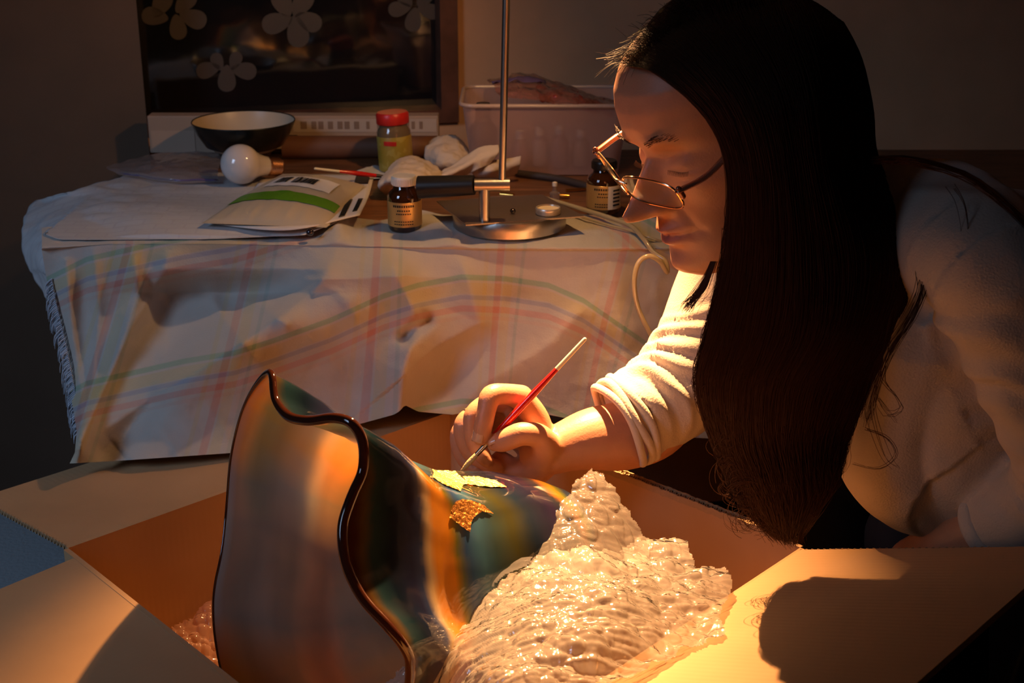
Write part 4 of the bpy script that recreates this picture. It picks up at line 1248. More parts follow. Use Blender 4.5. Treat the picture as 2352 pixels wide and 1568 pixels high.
# cord
bm = bmesh.new()
cp = [PZ(1240, 452, TZ + .008), PZ(1330, 478, TZ + .010), PZ(1400, 500, TZ + .012), PZ(1448, 518, TZ + .012), PZ(1478, 548, TZ + .008), P(1500, 578, 1.572), P(1528, 600, 1.560), P(1532, 625, 1.556),
      P(1515, 600, 1.552), P(1490, 588, 1.550), P(1466, 605, 1.549), P(1457, 650, 1.546), P(1465, 705, 1.543), P(1490, 760, 1.540), P(1530, 830, 1.538), P(1570, 900, 1.536)]
tube(bm, cp, 0.0030, n=10, spans=6)
cord_m = mat('clear_cord', (0.45, 0.36, 0.20), 0.18, coat=0.8)
bm_link('power_cord', bm, cord_m, lamp, label='translucent cord looping over the table edge')
bm = bmesh.new()
tube(bm, [PZ(1225, 456, TZ + .006), PZ(1330, 496, TZ + .008), PZ(1400, 517, TZ + .008), PZ(1450, 530, TZ + .008), PZ(1490, 545, TZ + .008), P(1540, 560, 1.60)], 0.0016, n=8, spans=6)
o = bm_link('thin_wire', bm, cord_m); tag(o, 'thin clear wire lying on the cloth beside the thick lamp cord', 'wire')

# lid on the plate, bead, vial, brass bits
p = PZ(1259, 490, zs + .0002); 
t = empty('jar_lid', (p.x, p.y, zs), 'small round silver lid with cream paint inside, on the dark metal sheet', 'lid')
bm = bmesh.new(); lathe(bm, [(0.0145, 0.0002), (0.0150, 0.001), (0.0150, 0.0045), (0.0153, 0.005), (0.0153, 0.0065), (0.0146, 0.008), (0.0135, 0.008), (0.0130, 0.0062)], (p.x, p.y, zs), 40, capt=False)
bm_link('lid_rim', bm, mat('lid_metal', (0.65, 0.58, 0.48), 0.35, metal=.7), t)
bm = bmesh.new(); lathe(bm, [(0.001, 0.0060), (0.0131, 0.0063)], (p.x, p.y, zs), 40, capb=True, capt=False)
bm_link('paint_fill', bm, mat('cream_paint', (0.75, 0.62, 0.42), 0.5), t)
bead(1178, 484, zs + .0035, .0036, mat('dark_bead_two', (0.03, 0.02, 0.02), 0.1, coat=1), 'tiny dark bead on the metal sheet left of the round lid')
p = PZ(1274, 462, TZ + .002)
t = empty('glass_vial', (p.x, p.y, TZ + .001), 'tiny clear glass vial standing behind the metal sheet', 'vial')
bm = bmesh.new(); lathe(bm, [(0.006, 0.0), (0.0068, 0.001), (0.0068, 0.012), (0.003, 0.015), (0.003, 0.022)], (p.x, p.y, TZ + .001), 20)
bm_link('vial_glass', bm, mat('vial_glass', (0.9, 0.85, 0.8), 0.05, trans=0.9), t)
bm = bmesh.new(); lathe(bm, [(0.0034, 0.0215), (0.0034, 0.026), (0.002, 0.027)], (p.x, p.y, TZ + .001), 20)
bm_link('stopper', bm, mat('vial_stopper', (0.7, 0.6, 0.5), 0.4), t)
brass = mat('brass', (0.85, 0.45, 0.10), 0.25, metal=1)
for (u0, v0, u1, v1, r_, lab) in [(1285, 449, 1308, 450, .0028, 'short brass ferrule lying right of the glass vial'), (1150, 446, 1180, 449, .0040, 'brass tube end lying behind the lamp stem'), (1300, 437, 1352, 433, .0022, 'thin ochre brush handle lying behind the vial')]:
    bm = bmesh.new(); tube(bm, [PZ(u0, v0, TZ + .001 + r_), PZ((u0 + u1) / 2, (v0 + v1) / 2, TZ + .001 + r_), PZ(u1, v1, TZ + .001 + r_)], [r_, r_, r_ * .8], n=16, spans=2, cap=False)
    o = bm_link('brass_tube' if 'brass' in lab else 'brush_handle', bm, brass); tag(o, lab, 'tool')

# brush lying behind the mailer
def brush(name, label, tip, end, rmax, L_b, L_f, bare, mdark=None, seg=None, group=None):
    tip, end = Vector(tip), Vector(end); d = (end - tip); L_ = d.length; d.normalize()
    t = empty(name, tuple(tip), label, 'paintbrush')
    def seg_(a, b, r0, r1, n, nm, m, lb=None, mid=None):
        bm = bmesh.new()
        pts = [tip + d * a, tip + d * ((a + b) / 2), tip + d * b]
        tube(bm, pts, [r0, mid or (r0 + r1) / 2, r1], n=20, spans=5, cap=False)
        return bm_link(nm, bm, m, t, label=lb)
    seg_(0.0, L_b, 0.0003, rmax * .62, 20, 'bristles', M['bristle'], mid=rmax * .72)
    seg_(L_b * .97, L_b + L_f, rmax * .62, rmax * .80, 20, 'ferrule', mat('brush_ferrule', (0.45, 0.40, 0.33), 0.22, metal=1), 'silvery metal ferrule')
    seg_(L_b + L_f * .98, L_ - bare, rmax * .80, rmax * .58, 20, 'handle', M['red_paint'], 'red lacquered handle', mid=rmax * 1.05)
    bm = bmesh.new(); tube(bm, [end - d * (bare + .001), end - d * bare * .5, end], [rmax * .60, rmax * .55, rmax * .50], n=20, spans=3)
    bm_link('handle_end', bm, M['bare_wood'], t, label='bare cream wooden tip')
    return t, d
brush('paintbrush', 'red paintbrush lying behind the padded mailer on the table', PZ(905, 408, TZ + .020), PZ(724, 387, TZ + .042), 0.0032, 0.012, 0.014, 0.032)

# ------------------------------------------------------------------ crumpled tissues
def crumple(ctrl, lab, m, su=16, sv=14, amp=0.006, sc=35, seed=0, name='paper_towel'):
    G_ = patch([[tuple(c) for c in r] for r in ctrl], su, sv)
    N_ = grid_normals(G_)
    for j in range(G_.shape[0]):
        for i in range(G_.shape[1]):
            p = G_[j, i]
            G_[j, i] = p + N_[j, i] * amp * (abs(fbm(p[0] * sc, p[1] * sc, p[2] * sc + seed)) - .3)
            G_[j, i, 2] = max(G_[j, i, 2], TZ + .0015)
    o = grid_obj(name, G_, m, thick=0.0008)
    tag(o, lab, 'paper towel')
    return o
tis = mat('paper_towel', (0.62, 0.50, 0.40), 0.85, bump=0.4, bscale=120)
crumple([[PZ(905, 372, TZ + .030), P(930, 362, 1.90), P(960, 360, 1.90), P(1000, 380, 1.88)],
         [P(885, 400, 1.85), P(915, 385, 1.83), P(965, 385, 1.83), P(1015, 400, 1.85)],
         [P(868, 425, 1.80), P(900, 415, 1.79), P(960, 415, 1.80), P(1010, 418, 1.84)],
         [PZ(885, 448, TZ + .003), PZ(915, 440, TZ + .003), PZ(960, 432, TZ + .003), PZ(1005, 425, TZ + .003)]], 'crumpled cream paper towel just behind the white capped bottle', tis, seed=1, amp=0.005)
crumple([[P(985, 325, 2.0), P(1015, 312, 2.0), P(1050, 315, 2.0), P(1075, 345, 1.99)],
         [P(975, 350, 1.97), P(1010, 340, 1.95), P(1055, 345, 1.95), P(1090, 360, 1.97)],
         [PZ(985, 385, TZ + .008), P(1010, 375, 1.93), P(1050, 372, 1.93), PZ(1095, 385, TZ + .012)],
         [PZ(990, 400, TZ + .002), PZ(1015, 402, TZ + .002), PZ(1050, 402, TZ + .002), PZ(1090, 400, TZ + .002)]], 'round pinkish crumpled tissue behind the cream paper towel', tis, seed=4, amp=0.005)
crumple([[P(1005, 398, 1.86), P(1050, 372, 1.87), P(1100, 340, 1.88), P(1145, 333, 1.88)],
         [P(1000, 412, 1.84), P(1050, 395, 1.85), P(1100, 365, 1.86), P(1145, 350, 1.87)],
         [PZ(1005, 425, TZ + .003), PZ(1050, 412, TZ + .006), P(1090, 392, 1.86), P(1125, 375, 1.87)]], 'folded cream paper strip leaning up against the lamp pole', tis, seed=7, amp=0.003)
crumple([[P(1085, 398, 1.87), P(1120, 370, 1.88), P(1160, 365, 1.89), P(1197, 358, 1.89)],
         [PZ(1090, 408, TZ + .010), P(1125, 395, 1.86), P(1160, 385, 1.88), P(1194, 378, 1.89)],
         [PZ(1095, 412, TZ + .003), PZ(1130, 412, TZ + .004), PZ(1165, 408, TZ + .008), PZ(1188, 398, TZ + .012)]], 'pointed pinkish paper scrap right of the lamp pole', tis, seed=9, amp=0.002)
crumple([[PZ(820, 392, TZ + .012), P(860, 380, 1.98), P(885, 388, 1.98)],
         [PZ(830, 402, TZ + .010), P(862, 395, 1.95), P(895, 398, 1.95)],
         [PZ(845, 412, TZ + .003), PZ(870, 410, TZ + .003), PZ(890, 408, TZ + .003)]], 'small white folded paper between mailer and paper towel', M['paper'], seed=11, amp=0.002)

# ------------------------------------------------------------------ plastic bin with bag of red beads
bin_m = film_mat('bin_plastic', (0.85, 0.52, 0.44), clear=0.42, gloss=0.35, rough=0.25, transl=0.45, bump=0.2, bscale=12)
t = empty('plastic_bin', (P(1240, 420, 1.99).x, 1.99, TZ), 'translucent plastic storage bin behind the lamp base', 'bin')
Xl, Xr = P(1062, 330, 1.93).x, P(1445, 330, 1.93).x
z1 = P(1100, 243, 1.93).z
def rrect(cx, cy, w, d, r, n=6):
    pts = []
    for (sx, sy, a0_) in ((1, 1, 0), (-1, 1, 90), (-1, -1, 180), (1, -1, 270)):
        for k in range(n + 1):
            a = math.radians(a0_ + 90 * k / n)
            pts.append((cx + sx * (w / 2 - r) + r * math.cos(a), cy + sy * (d / 2 - r) + r * math.sin(a)))
    return pts
def bin_shell(bm, shrink, z0, z1, flare):
    rings = []
    for k, z in enumerate(np.linspace(z0, z1, 9)):
        f = k / 8
        w = (Xr - Xl) - 2 * shrink - flare * (1 - f); d = 0.15 - 2 * shrink - flare * (1 - f)
        rings.append([bm.verts.new((x, y, z)) for x, y in rrect((Xl + Xr) / 2, 2.005, w, d, 0.018)])
    for a_, b_ in zip(rings[:-1], rings[1:]):
        n_ = len(a_)
        for i in range(n_): bm.faces.new((a_[i], a_[(i + 1) % n_], b_[(i + 1) % n_], b_[i]))
    return rings
bm = bmesh.new(); r_ = bin_shell(bm, 0, TZ + .002, z1, .024); bm.faces.new(r_[0][::-1])
bm_link('bin_wall', bm, bin_m, t)
bm = bmesh.new()
pts = [(x, y, z1) for x, y in rrect((Xl + Xr) / 2, 2.005, Xr - Xl + .004, .154, .02)]
tube(bm, pts, 0.0030, n=8, spans=1, closed=True); bm_link('bin_rim', bm, mat('bin_rim', (0.50, 0.36, 0.30), 0.3), t)
# contents: a dark bottle and paint bottles seen dimly through the wall
def simple_bottle(x, y, r, h, m, cap, lab, name='paint_bottle', grp=None):
    t = empty(name, (x, y, TZ + .004), lab, 'bottle', grp)
    bm = bmesh.new(); lathe(bm, [(r * .9, 0), (r, .003), (r, h * .62), (r * .5, h * .76), (r * .45, h * .80)], (x, y, TZ + .004), 28); bm_link('bottle_body', bm, m, t)
    bm = bmesh.new(); lathe(bm, [(r * .55, h * .78), (r * .55, h * .97), (r * .45, h)], (x, y, TZ + .004), 28); bm_link('cap', bm, cap, t)
xb_ = P(1110, 330, 1.965).x
simple_bottle(xb_, 1.972, 0.0200, 0.094, mat('dark_content', (0.02, 0.02, 0.02), .4), M['black'], 'dark bottle standing inside the left end of the plastic bin')
for k, u in enumerate((1195, 1240, 1285, 1335)):
    simple_bottle(P(u, 360, 1.985).x, 1.985 + 0.01 * (k % 2), 0.0125, 0.052 + 0.004 * (k % 3), mat('paint_bottle_body', [(0.35, 0.22, 0.20), (0.45, 0.36, 0.32), (0.30, 0.20, 0.2), (0.42, 0.3, 0.22)][k], .4), M['white_cap'],
                  ['first small bottle from the left in the row inside the plastic bin', 'second small bottle from the left in the row inside the plastic bin', 'third small bottle from the left in the row inside the plastic bin', 'rightmost small bottle in the row inside the plastic bin'][k], grp='paint bottles inside the plastic bin')
# bag on top
ctrl = [[P(1118, 200, 2.05), P(1200, 182, 2.06), P(1290, 205, 2.07), P(1380, 238, 2.07), P(1460, 250, 2.06)],
        [P(1130, 205, 1.99), P(1200, 196, 2.00), P(1290, 212, 2.01), P(1380, 240, 2.01), P(1460, 258, 2.0)],
        [P(1140, 222, 1.95), P(1210, 222, 1.945), P(1300, 228, 1.95), P(1380, 252, 1.95), P(1460, 268, 1.95)],
        [P(1150, 240, 1.935), P(1220, 246, 1.925), P(1300, 252, 1.925), P(1370, 266, 1.93), P(1440, 272, 1.935)]]
Gz = patch([[tuple(c) for c in r] for r in ctrl], 14, 12)
Nz_ = grid_normals(Gz)
for j in range(Gz.shape[0]):
    for i in range(Gz.shape[1]):
        p = Gz[j, i]; Gz[j, i] = p + np.array([0, 0, 0.011]) + Nz_[j, i] * 0.010 * (abs(fbm(p[0] * 28, p[1] * 28, p[2] * 28)))
bt = empty('bead_bag', tuple(P(1280, 245, 1.98)), 'clear zip bag of reddish pieces lying on top of the plastic bin', 'bag')
grid_obj('bag_film', Gz, film_mat('bead_bag_film', (0.55, 0.20, 0.15), clear=0.40, gloss=1.6, rough=0.1, transl=0.4, bump=0.9, bscale=40), bt)
grid_obj('zip_strip', surf_patch(Gz, 0.0, 0.4, 0.30, 0.40, 0.002), mat('purple_strip_two', (0.14, 0.09, 0.20), 0.4), bt, thick=0.0006, label='violet zip strip')
bm = bmesh.new()
for k in range(60):
    s, t_ = random.uniform(.35, .85), random.uniform(.2, .8)
    p = surf_patch(Gz, s, s + .01, t_, t_ + .01, -0.006, 2, 2)[0, 0]
    bmesh.ops.create_icosphere(bm, subdivisions=1, radius=random.uniform(.004, .007), matrix=Matrix.Translation(Vector(p)))
o = bm_link('red_pieces', bm, mat('red_pieces', (0.30, 0.03, 0.02), 0.3, coat=.5), bt); o['kind'] = 'stuff'
# dark flat tool strip in front of the bin
bm = bmesh.new(); tube(bm, [PZ(1190, 398, TZ + .006), PZ(1280, 410, TZ + .006), PZ(1360, 430, TZ + .006)], 0.005, n=10, spans=3)
o = bm_link('dark_rod', bm, mat('dark_rod', (0.05, 0.035, 0.03), .6)); tag(o, 'long dark rod lying in front of the plastic bin', 'rod')
# ------------------------------------------------------------------ the woman
HY, HPp, HR, HS = 0.4928, 0.3551, -0.0926, 1.0
O_H = Vector((0.1903, 1.25, 0.952))
Fv = Vector((-math.cos(HY) * math.cos(HPp), -math.sin(HY) * math.cos(HPp), -math.sin(HPp)))
S0_ = Vector((0, 0, 1)).cross(Fv).normalized(); U0_ = Fv.cross(S0_)
Uv = U0_ * math.cos(HR) + S0_ * math.sin(HR); Sv = Uv.cross(Fv)
def HL(f, s, h): return O_H + Fv * f + Sv * s + Uv * h
def to_local(p):
    d = Vector(p) - O_H
    return d.dot(Fv), d.dot(Sv), d.dot(Uv)
def g(x, c, s): return math.exp(-((x - c) / s) ** 2)
hh = [-.112, -.106, -.098, -.088, -.075, -.06, -.045, -.03, -.015, 0, .015, .03, .045, .06, .075, .09, .102, .112, .120, .125]
f_fr = [.058, .072, .0795, .0815, .0815, .0810, .0800, .0790, .0785, .0780, .0770, .0825, .0865, .0860, .0815, .0715, .059, .043, .025, .004]
f_bk = [.030, .012, -.004, -.025, -.050, -.070, -.080, -.086, -.090, -.093, -.096, -.098, -.098, -.096, -.091, -.081, -.067, -.050, -.028, -.004]
w_hf = [.012, .026, .036, .045, .052, .057, .061, .064, .067, .069, .070, .071, .072, .072, .070, .063, .053, .040, .023, .004]
nose_h = [-.040, -.036, -.032, -.028, -.022, -.014, -.004, .006, .016, .024]
nose_p = [.000, .010, .032, .042, .044, .034, .024, .014, .004, .000]
def face_add(s, h):
    a = abs(s)
    sg = np.interp(h, [-.036, -.022, 0, .02], [.0088, .0082, .0066, .0052])
    d = np.interp(h, nose_h, nose_p) * math.exp(-abs(s / sg) ** 2.2 * 0.75)
    d += 0.0135 * g(a, .0135, .0055) * g(h, -.027, .0075)                  # wings of the nose
    d += 0.0075 * g(s, 0, .026) * g(h, -.054, .018)                         # mouth bulge
    d += 0.0060 * g(s, 0, .017) * g(h, -.0505, .0042) + 0.0055 * g(s, 0, .015) * g(h, -.0640, .0042)
    d -= 0.0042 * g(s, 0, .024) * g(h, -.0570, .0017)
    d -= 0.0028 * g(s, 0, .016) * g(h, -.0735, .005)
    d -= 0.0030 * g(a, .026, .005) * g(h, -.058, .006)
    d += 0.0085 * g(s, 0, .018) * g(h, -.089, .011)
    d -= 0.0120 * g(a, .026, .0135) * g(h, .013, .0105)                      # sockets
    d += 0.0085 * g(a, .031, .0120) * g(h, .010, .0080)                      # lids over the eyeball
    d -= 0.0022 * g(a, .031, .0130) * g(h, .0190, .0017)
    d -= 0.0020 * g(a, .031, .0120) * g(h, .0015, .0018)
    d -= 0.0020 * g(a, .034, .0140) * g(h, -.0070, .0030)
    d += 0.0050 * g(a, .027, .0170) * g(h, .033, .0065)                      # brow
    d += 0.0060 * g(a, .043, .0140) * g(h, -.012, .0140)                     # cheek
    crease = .020 + (-.030 - h) * .45
    if -.066 < h < -.018: d -= 0.0026 * g(a, crease, .0035) * min(1, (h + .066) / .01) * min(1, (-.018 - h) / .01)
    return d
bm = bmesh.new()
NA, NH = 200, 190
hs = np.concatenate([np.linspace(-.112, -.09, 22)[:-1], np.linspace(-.09, .04, 120)[:-1], np.linspace(.04, .125, 50)])
rings = []
for h in hs:
    ff_, fb_, w = np.interp(h, hh, f_fr), np.interp(h, hh, f_bk), np.interp(h, hh, w_hf)
    fc = ff_ * 0.35 + fb_ * 0.65
    fc = (ff_ + fb_) / 2 - 0.012 * min(1, (ff_ - fb_) / .1)
    ring = []
    for k in range(NA):
        a = 2 * math.pi * k / NA
        # finer steps towards the face
        a = a - 0.35 * math.sin(a)
        c, s_ = math.cos(a), math.sin(a)
        e = 2.25
        rr = (abs(c) ** e + abs(s_) ** e) ** (-1 / e)
        ax_ = (ff_ - fc) if c > 0 else (fc - fb_)
        f = fc + rr * c * ax_; s = rr * s_ * w
        if c > 0: f += face_add(s, h) * min(1, c * 2.2)
        ring.append(bm.verts.new(HL(f, s, h)))
    rings.append(ring)
for j in range(len(rings) - 1):
    for k in range(NA):
        k2 = (k + 1) % NA
        bm.faces.new((rings[j][k], rings[j][k2], rings[j + 1][k2], rings[j + 1][k]))
bm.faces.new(rings[0][::-1]); bm.faces.new(rings[-1])
# ears
for sg in (1, -1):
    tube(bm, [HL(-.008, sg * .070, -.028), HL(-.014, sg * .077, -.008), HL(-.022, sg * .081, .012), HL(-.012, sg * .078, .026), HL(.000, sg * .072, .018)], [.006, .008, .008, .007, .004], n=10, spans=4)
# neck
tube(bm, [HL(-.018, 0, -.03), HL(-.030, 0, -.085), Vector((0.285, 1.275, 0.865)), Vector((0.345, 1.275, 0.83))], [.052, .052, .055, .065], n=24, spans=5)
SH_R = P(1700, 590, 1.44); SH_L = P(2225, 560, 1.135)
CH = Vector((0.385, 1.285, 0.79)); WA = Vector((0.56, 1.34, 0.665)); PE = Vector((0.72, 1.42, 0.585))
tube(bm, [Vector((0.335, 1.28, 0.83)), CH, WA, PE], [.075, .105, .10, .13], n=28, spans=6)
tube(bm, [SH_R + Vector((.01, .0, 0)), SH_R.lerp(CH, .5) + Vector((0, 0, .03)), CH + Vector((0, 0, .03)), SH_L.lerp(CH, .5) + Vector((0, 0, .03)), SH_L + Vector((0, 0.01, -.01))], [.05, .065, .07, .065, .045], n=20, spans=5)
# right arm
R_EL = P(1540, 930, 1.375); R_WR = P(1262, 1042, 1.318)
tube(bm, [SH_R, P(1640, 730, 1.415), P(1590, 850, 1.39), R_EL], [.045, .040, .036, .034], n=22, spans=5)
tube(bm, [P(1550, 925, 1.375), P(1500, 975, 1.365), P(1430, 1000, 1.350), P(1360, 1008, 1.336), P(1300, 1025, 1.326), P(1266, 1038, 1.320), P(1240, 1040, 1.320)], [.033, .037, .0365, .0325, .0265, .0235, .022], n=26, spans=5)
# right hand: metacarpals, fingers, thumb, heel
WR = P(1245, 1042, 1.320)
mcp = [P(1196, 912, 1.327), P(1168, 922, 1.347), P(1140, 944, 1.362), P(1114, 972, 1.372)]
for k, m_ in enumerate(mcp):
    mid = WR.lerp(m_, .5) + Vector((0.004, 0.004, 0.0035))
    tube(bm, [WR + Vector((0, .004 * k, -.003 * k)), mid, m_], [.017, .0155, [.0130, .0125, .0118, .0108][k]], n=16, spans=5)
tube(bm, [P(1225, 1000, 1.330), P(1190, 990, 1.345), P(1150, 990, 1.355)], [.018, .020, .016], n=16, spans=4)
fing = {
 'index': ([P(1196, 912, 1.327), P(1160, 905, 1.318), P(1128, 909, 1.309), P(1118, 940, 1.301), P(1112, 968, 1.296), P(1107, 992, 1.293), P(1104, 1006, 1.292)], [.0130, .0110, .0112, .0098, .0098, .0092, .0078]),
 'middle': ([P(1168, 922, 1.347), P(1125, 925, 1.338), P(1090, 950, 1.328), P(1085, 985, 1.322), P(1090, 1015, 1.318), P(1108, 1045, 1.312), P(1118, 1058, 1.310)], [.0125, .0108, .0105, .0095, .0092, .0088, .0074]),
 'ring': ([P(1140, 944, 1.362), P(1098, 948, 1.352), P(1066, 970, 1.342), P(1064, 1005, 1.336), P(1082, 1040, 1.331), P(1118, 1064, 1.322), P(1140, 1070, 1.318)], [.0118, .0102, .0100, .0092, .0090, .0084, .0070]),
 'little': ([P(1114, 972, 1.372), P(1080, 972, 1.364), P(1055, 990, 1.355), P(1052, 1020, 1.350), P(1066, 1055, 1.344), P(1092, 1080, 1.335), P(1108, 1086, 1.332)], [.0108, .0092, .0088, .0082, .0080, .0074, .0062]),
 'thumb': ([P(1250, 1050, 1.312), P(1252, 1022, 1.303), P(1234, 1000, 1.297), P(1200, 996, 1.292), P(1176, 1004, 1.291), P(1152, 1014, 1.292), P(1138, 1018, 1.294)], [.0170, .0150, .0128, .0120, .0118, .0110, .0085]),
}
for k, (pts, rad) in fing.items(): tube(bm, pts, rad, n=16, spans=5)
tube(bm, [P(1250, 1050, 1.316), P(1225, 1078, 1.320), P(1185, 1085, 1.326), P(1150, 1060, 1.338)], [.019, .018, .015, .012], n=16, spans=5)
# left arm and hand along the flap
L_EL = P(2470, 1080, 1.10)
tube(bm, [SH_L, P(2330, 760, 1.10), L_EL], [.045, .040, .034], n=20, spans=5)
L_WR = P(2090, 1282, 1.24)
tube(bm, [L_EL, P(2330, 1185, 1.15), P(2200, 1243, 1.19), L_WR], [.035, .032, .027, .020], n=20, spans=5)
L_PA = P(2030, 1325, 1.28)
tube(bm, [L_WR, L_PA, P(2005, 1345, 1.29)], [.019, .021, .017], n=18, spans=4, flat=0.75)
for k in range(4):
    b0 = L_PA + Vector((-.010, .018 - .012 * k, .004)); d_ = Vector((-.035, .028 - .004 * k, -.004)) * [.95, 1.05, 1.0, .8][k]
    tube(bm, [b0, b0 + d_ * .5 + Vector((0, 0, .004)), b0 + d_, b0 + d_ * 1.45 + Vector((0, 0, -.010))], [.0095, .0088, .0080, .0066], n=12, spans=4)
tube(bm, [L_WR + Vector((0, -.012, 0)), L_PA + Vector((-.002, -.026, -.004)), L_PA + Vector((-.030, -.030, -.008))], [.012, .0105, .0078], n=12, spans=4)
# hips and legs (seated)
K_L, K_R = Vector((0.40, 1.26, 0.30)), Vector((0.36, 1.62, 0.50))
K_L = Vector((0.44, 1.33, 0.50)); K_R = Vector((0.38, 1.56, 0.50))
A_Lk, A_Rk = Vector((0.50, 1.36, 0.08)), Vector((0.46, 1.58, 0.08))
for kn, an in ((K_L, A_Lk), (K_R, A_Rk)):
    tube(bm, [PE + Vector((0, (kn.y - PE.y) * .5, -.02)), PE.lerp(kn, .55) + Vector((0, (kn.y - PE.y) * .2, 0)), kn], [.085, .075, .055], n=20, spans=5)
    tube(bm, [kn, kn.lerp(an, .4), an], [.052, .050, .034], n=20, spans=5)
    tube(bm, [an, an + Vector((-.06, 0, -.035)), an + Vector((-.15, 0, -.045))], [.034, .032, .024], n=16, spans=4)
me = voxel(bm, 0.0019, 3, 'body')
woman = empty('person', (0.6, 1.42, 0), 'woman in a pale sweatshirt bending over the box and painting the glass vase', 'person')
# skin: lips and nails areas keep their own pigment, set by place on the head
skin = bpy.data.materials.new('skin'); skin.use_nodes = True
nt = skin.node_tree; b = nt.nodes['Principled BSDF']
a_ = N(nt, 'ShaderNodeAttribute'); a_.attribute_name = 'lip'
rp = N(nt, 'ShaderNodeMix', data_type='RGBA'); rp.inputs['A'].default_value = (0.54, 0.26, 0.155, 1); rp.inputs['B'].default_value = (0.40, 0.14, 0.11, 1)
nt.links.new(a_.outputs['Fac'], rp.inputs['Factor'])
tc = N(nt, 'ShaderNodeTexCoord'); nz = N(nt, 'ShaderNodeTexNoise'); nz.inputs['Scale'].default_value = 60; nz.inputs['Detail'].default_value = 6
nt.links.new(tc.outputs['Object'], nz.inputs['Vector'])
mr = N(nt, 'ShaderNodeMapRange'); mr.inputs['To Min'].default_value = .82; mr.inputs['To Max'].default_value = 1.12; nt.links.new(nz.outputs['Fac'], mr.inputs['Value'])
ml = N(nt, 'ShaderNodeMix', data_type='RGBA', blend_type='MULTIPLY'); ml.inputs[0].default_value = 1
nt.links.new(rp.outputs['Result'], ml.inputs['A']); nt.links.new(mr.outputs['Result'], ml.inputs['B']); nt.links.new(ml.outputs['Result'], b.inputs['Base Color'])
b.inputs['Roughness'].default_value = 0.46
b.inputs['Subsurface Weight'].default_value = 0.18; b.inputs['Subsurface Radius'].default_value = (0.010, 0.0035, 0.0015); b.inputs['Subsurface Scale'].default_value = 0.6
n2 = N(nt, 'ShaderNodeTexNoise'); n2.inputs['Scale'].default_value = 520; n2.inputs['Detail'].default_value = 3; nt.links.new(tc.outputs['Object'], n2.inputs['Vector'])
bp = N(nt, 'ShaderNodeBump'); bp.inputs['Strength'].default_value = 0.25; bp.inputs['Distance'].default_value = 0.0008
nt.links.new(n2.outputs['Fac'], bp.inputs['Height']); nt.links.new(bp.outputs['Normal'], b.inputs['Normal'])
co = np.zeros(len(me.vertices) * 3); me.vertices.foreach_get('co', co); co = co.reshape(-1, 3)
d_ = co - np.array(O_H); lf, ls, lh = d_ @ np.array(Fv), d_ @ np.array(Sv), d_ @ np.array(Uv)
lip = np.where((lf > .075), np.exp(-((lh + .0575) / .0085) ** 4) * np.exp(-(ls / .023) ** 4), 0)
set_attr(me, 'lip', lip)
link('body', me, skin, woman)
# finger nails
nail_m = mat('finger_nail', (0.62, 0.38, 0.28), 0.22, coat=.6)
def nail(tipp, prev, side, w, L_):
    """small curved plate on the back of the last joint"""
    d = (tipp - prev).normalized(); nrm = (side - d * side.dot(d)).normalized(); lat = d.cross(nrm)
    Gn = np.zeros((8, 8, 3))
    for j in range(8):
        for i in range(8):
            a = (i / 7 - .5) * 1.7; y = (j / 7 - .5) * L_
            Gn[j, i] = tipp + d * (y + .0005) + nrm * (w * math.cos(a) - (0.0006 if j == 7 else 0)) + lat * (w * math.sin(a))
    grid_obj('fingernail', Gn, nail_m, woman, thick=0.0006)
ix = fing['index'][0]; nail(ix[-1] + (ix[-2] - ix[-1]) * .35, ix[-3], Vector((-.55, -.80, .15)), .0088, .0115)
ixt = fing['thumb'][0]; nail(ixt[-1] + (ixt[-2] - ixt[-1]) * .4, ixt[-3], Vector((.1, -.3, .95)), .0100, .0125)
# ring
r0 = Vector(fing['ring'][0][1]).lerp(Vector(fing['ring'][0][2]), .62)
dr_ = (Vector(fing['ring'][0][2]) - Vector(fing['ring'][0][1])).normalized()
q_ = dr_.to_track_quat('Z', 'Y').to_matrix()
bm = bmesh.new()
tube(bm, [r0 + q_ @ Vector((0.0110 * math.cos(a), 0.0110 * math.sin(a), 0)) for a in np.linspace(0, 2 * math.pi, 25)[:-1]], 0.0011, n=8, spans=1, closed=True)
o = bm_link('finger_ring', bm, M['silver']); tag(o, 'thin silver ring on the woman\'s ring finger', 'ring')

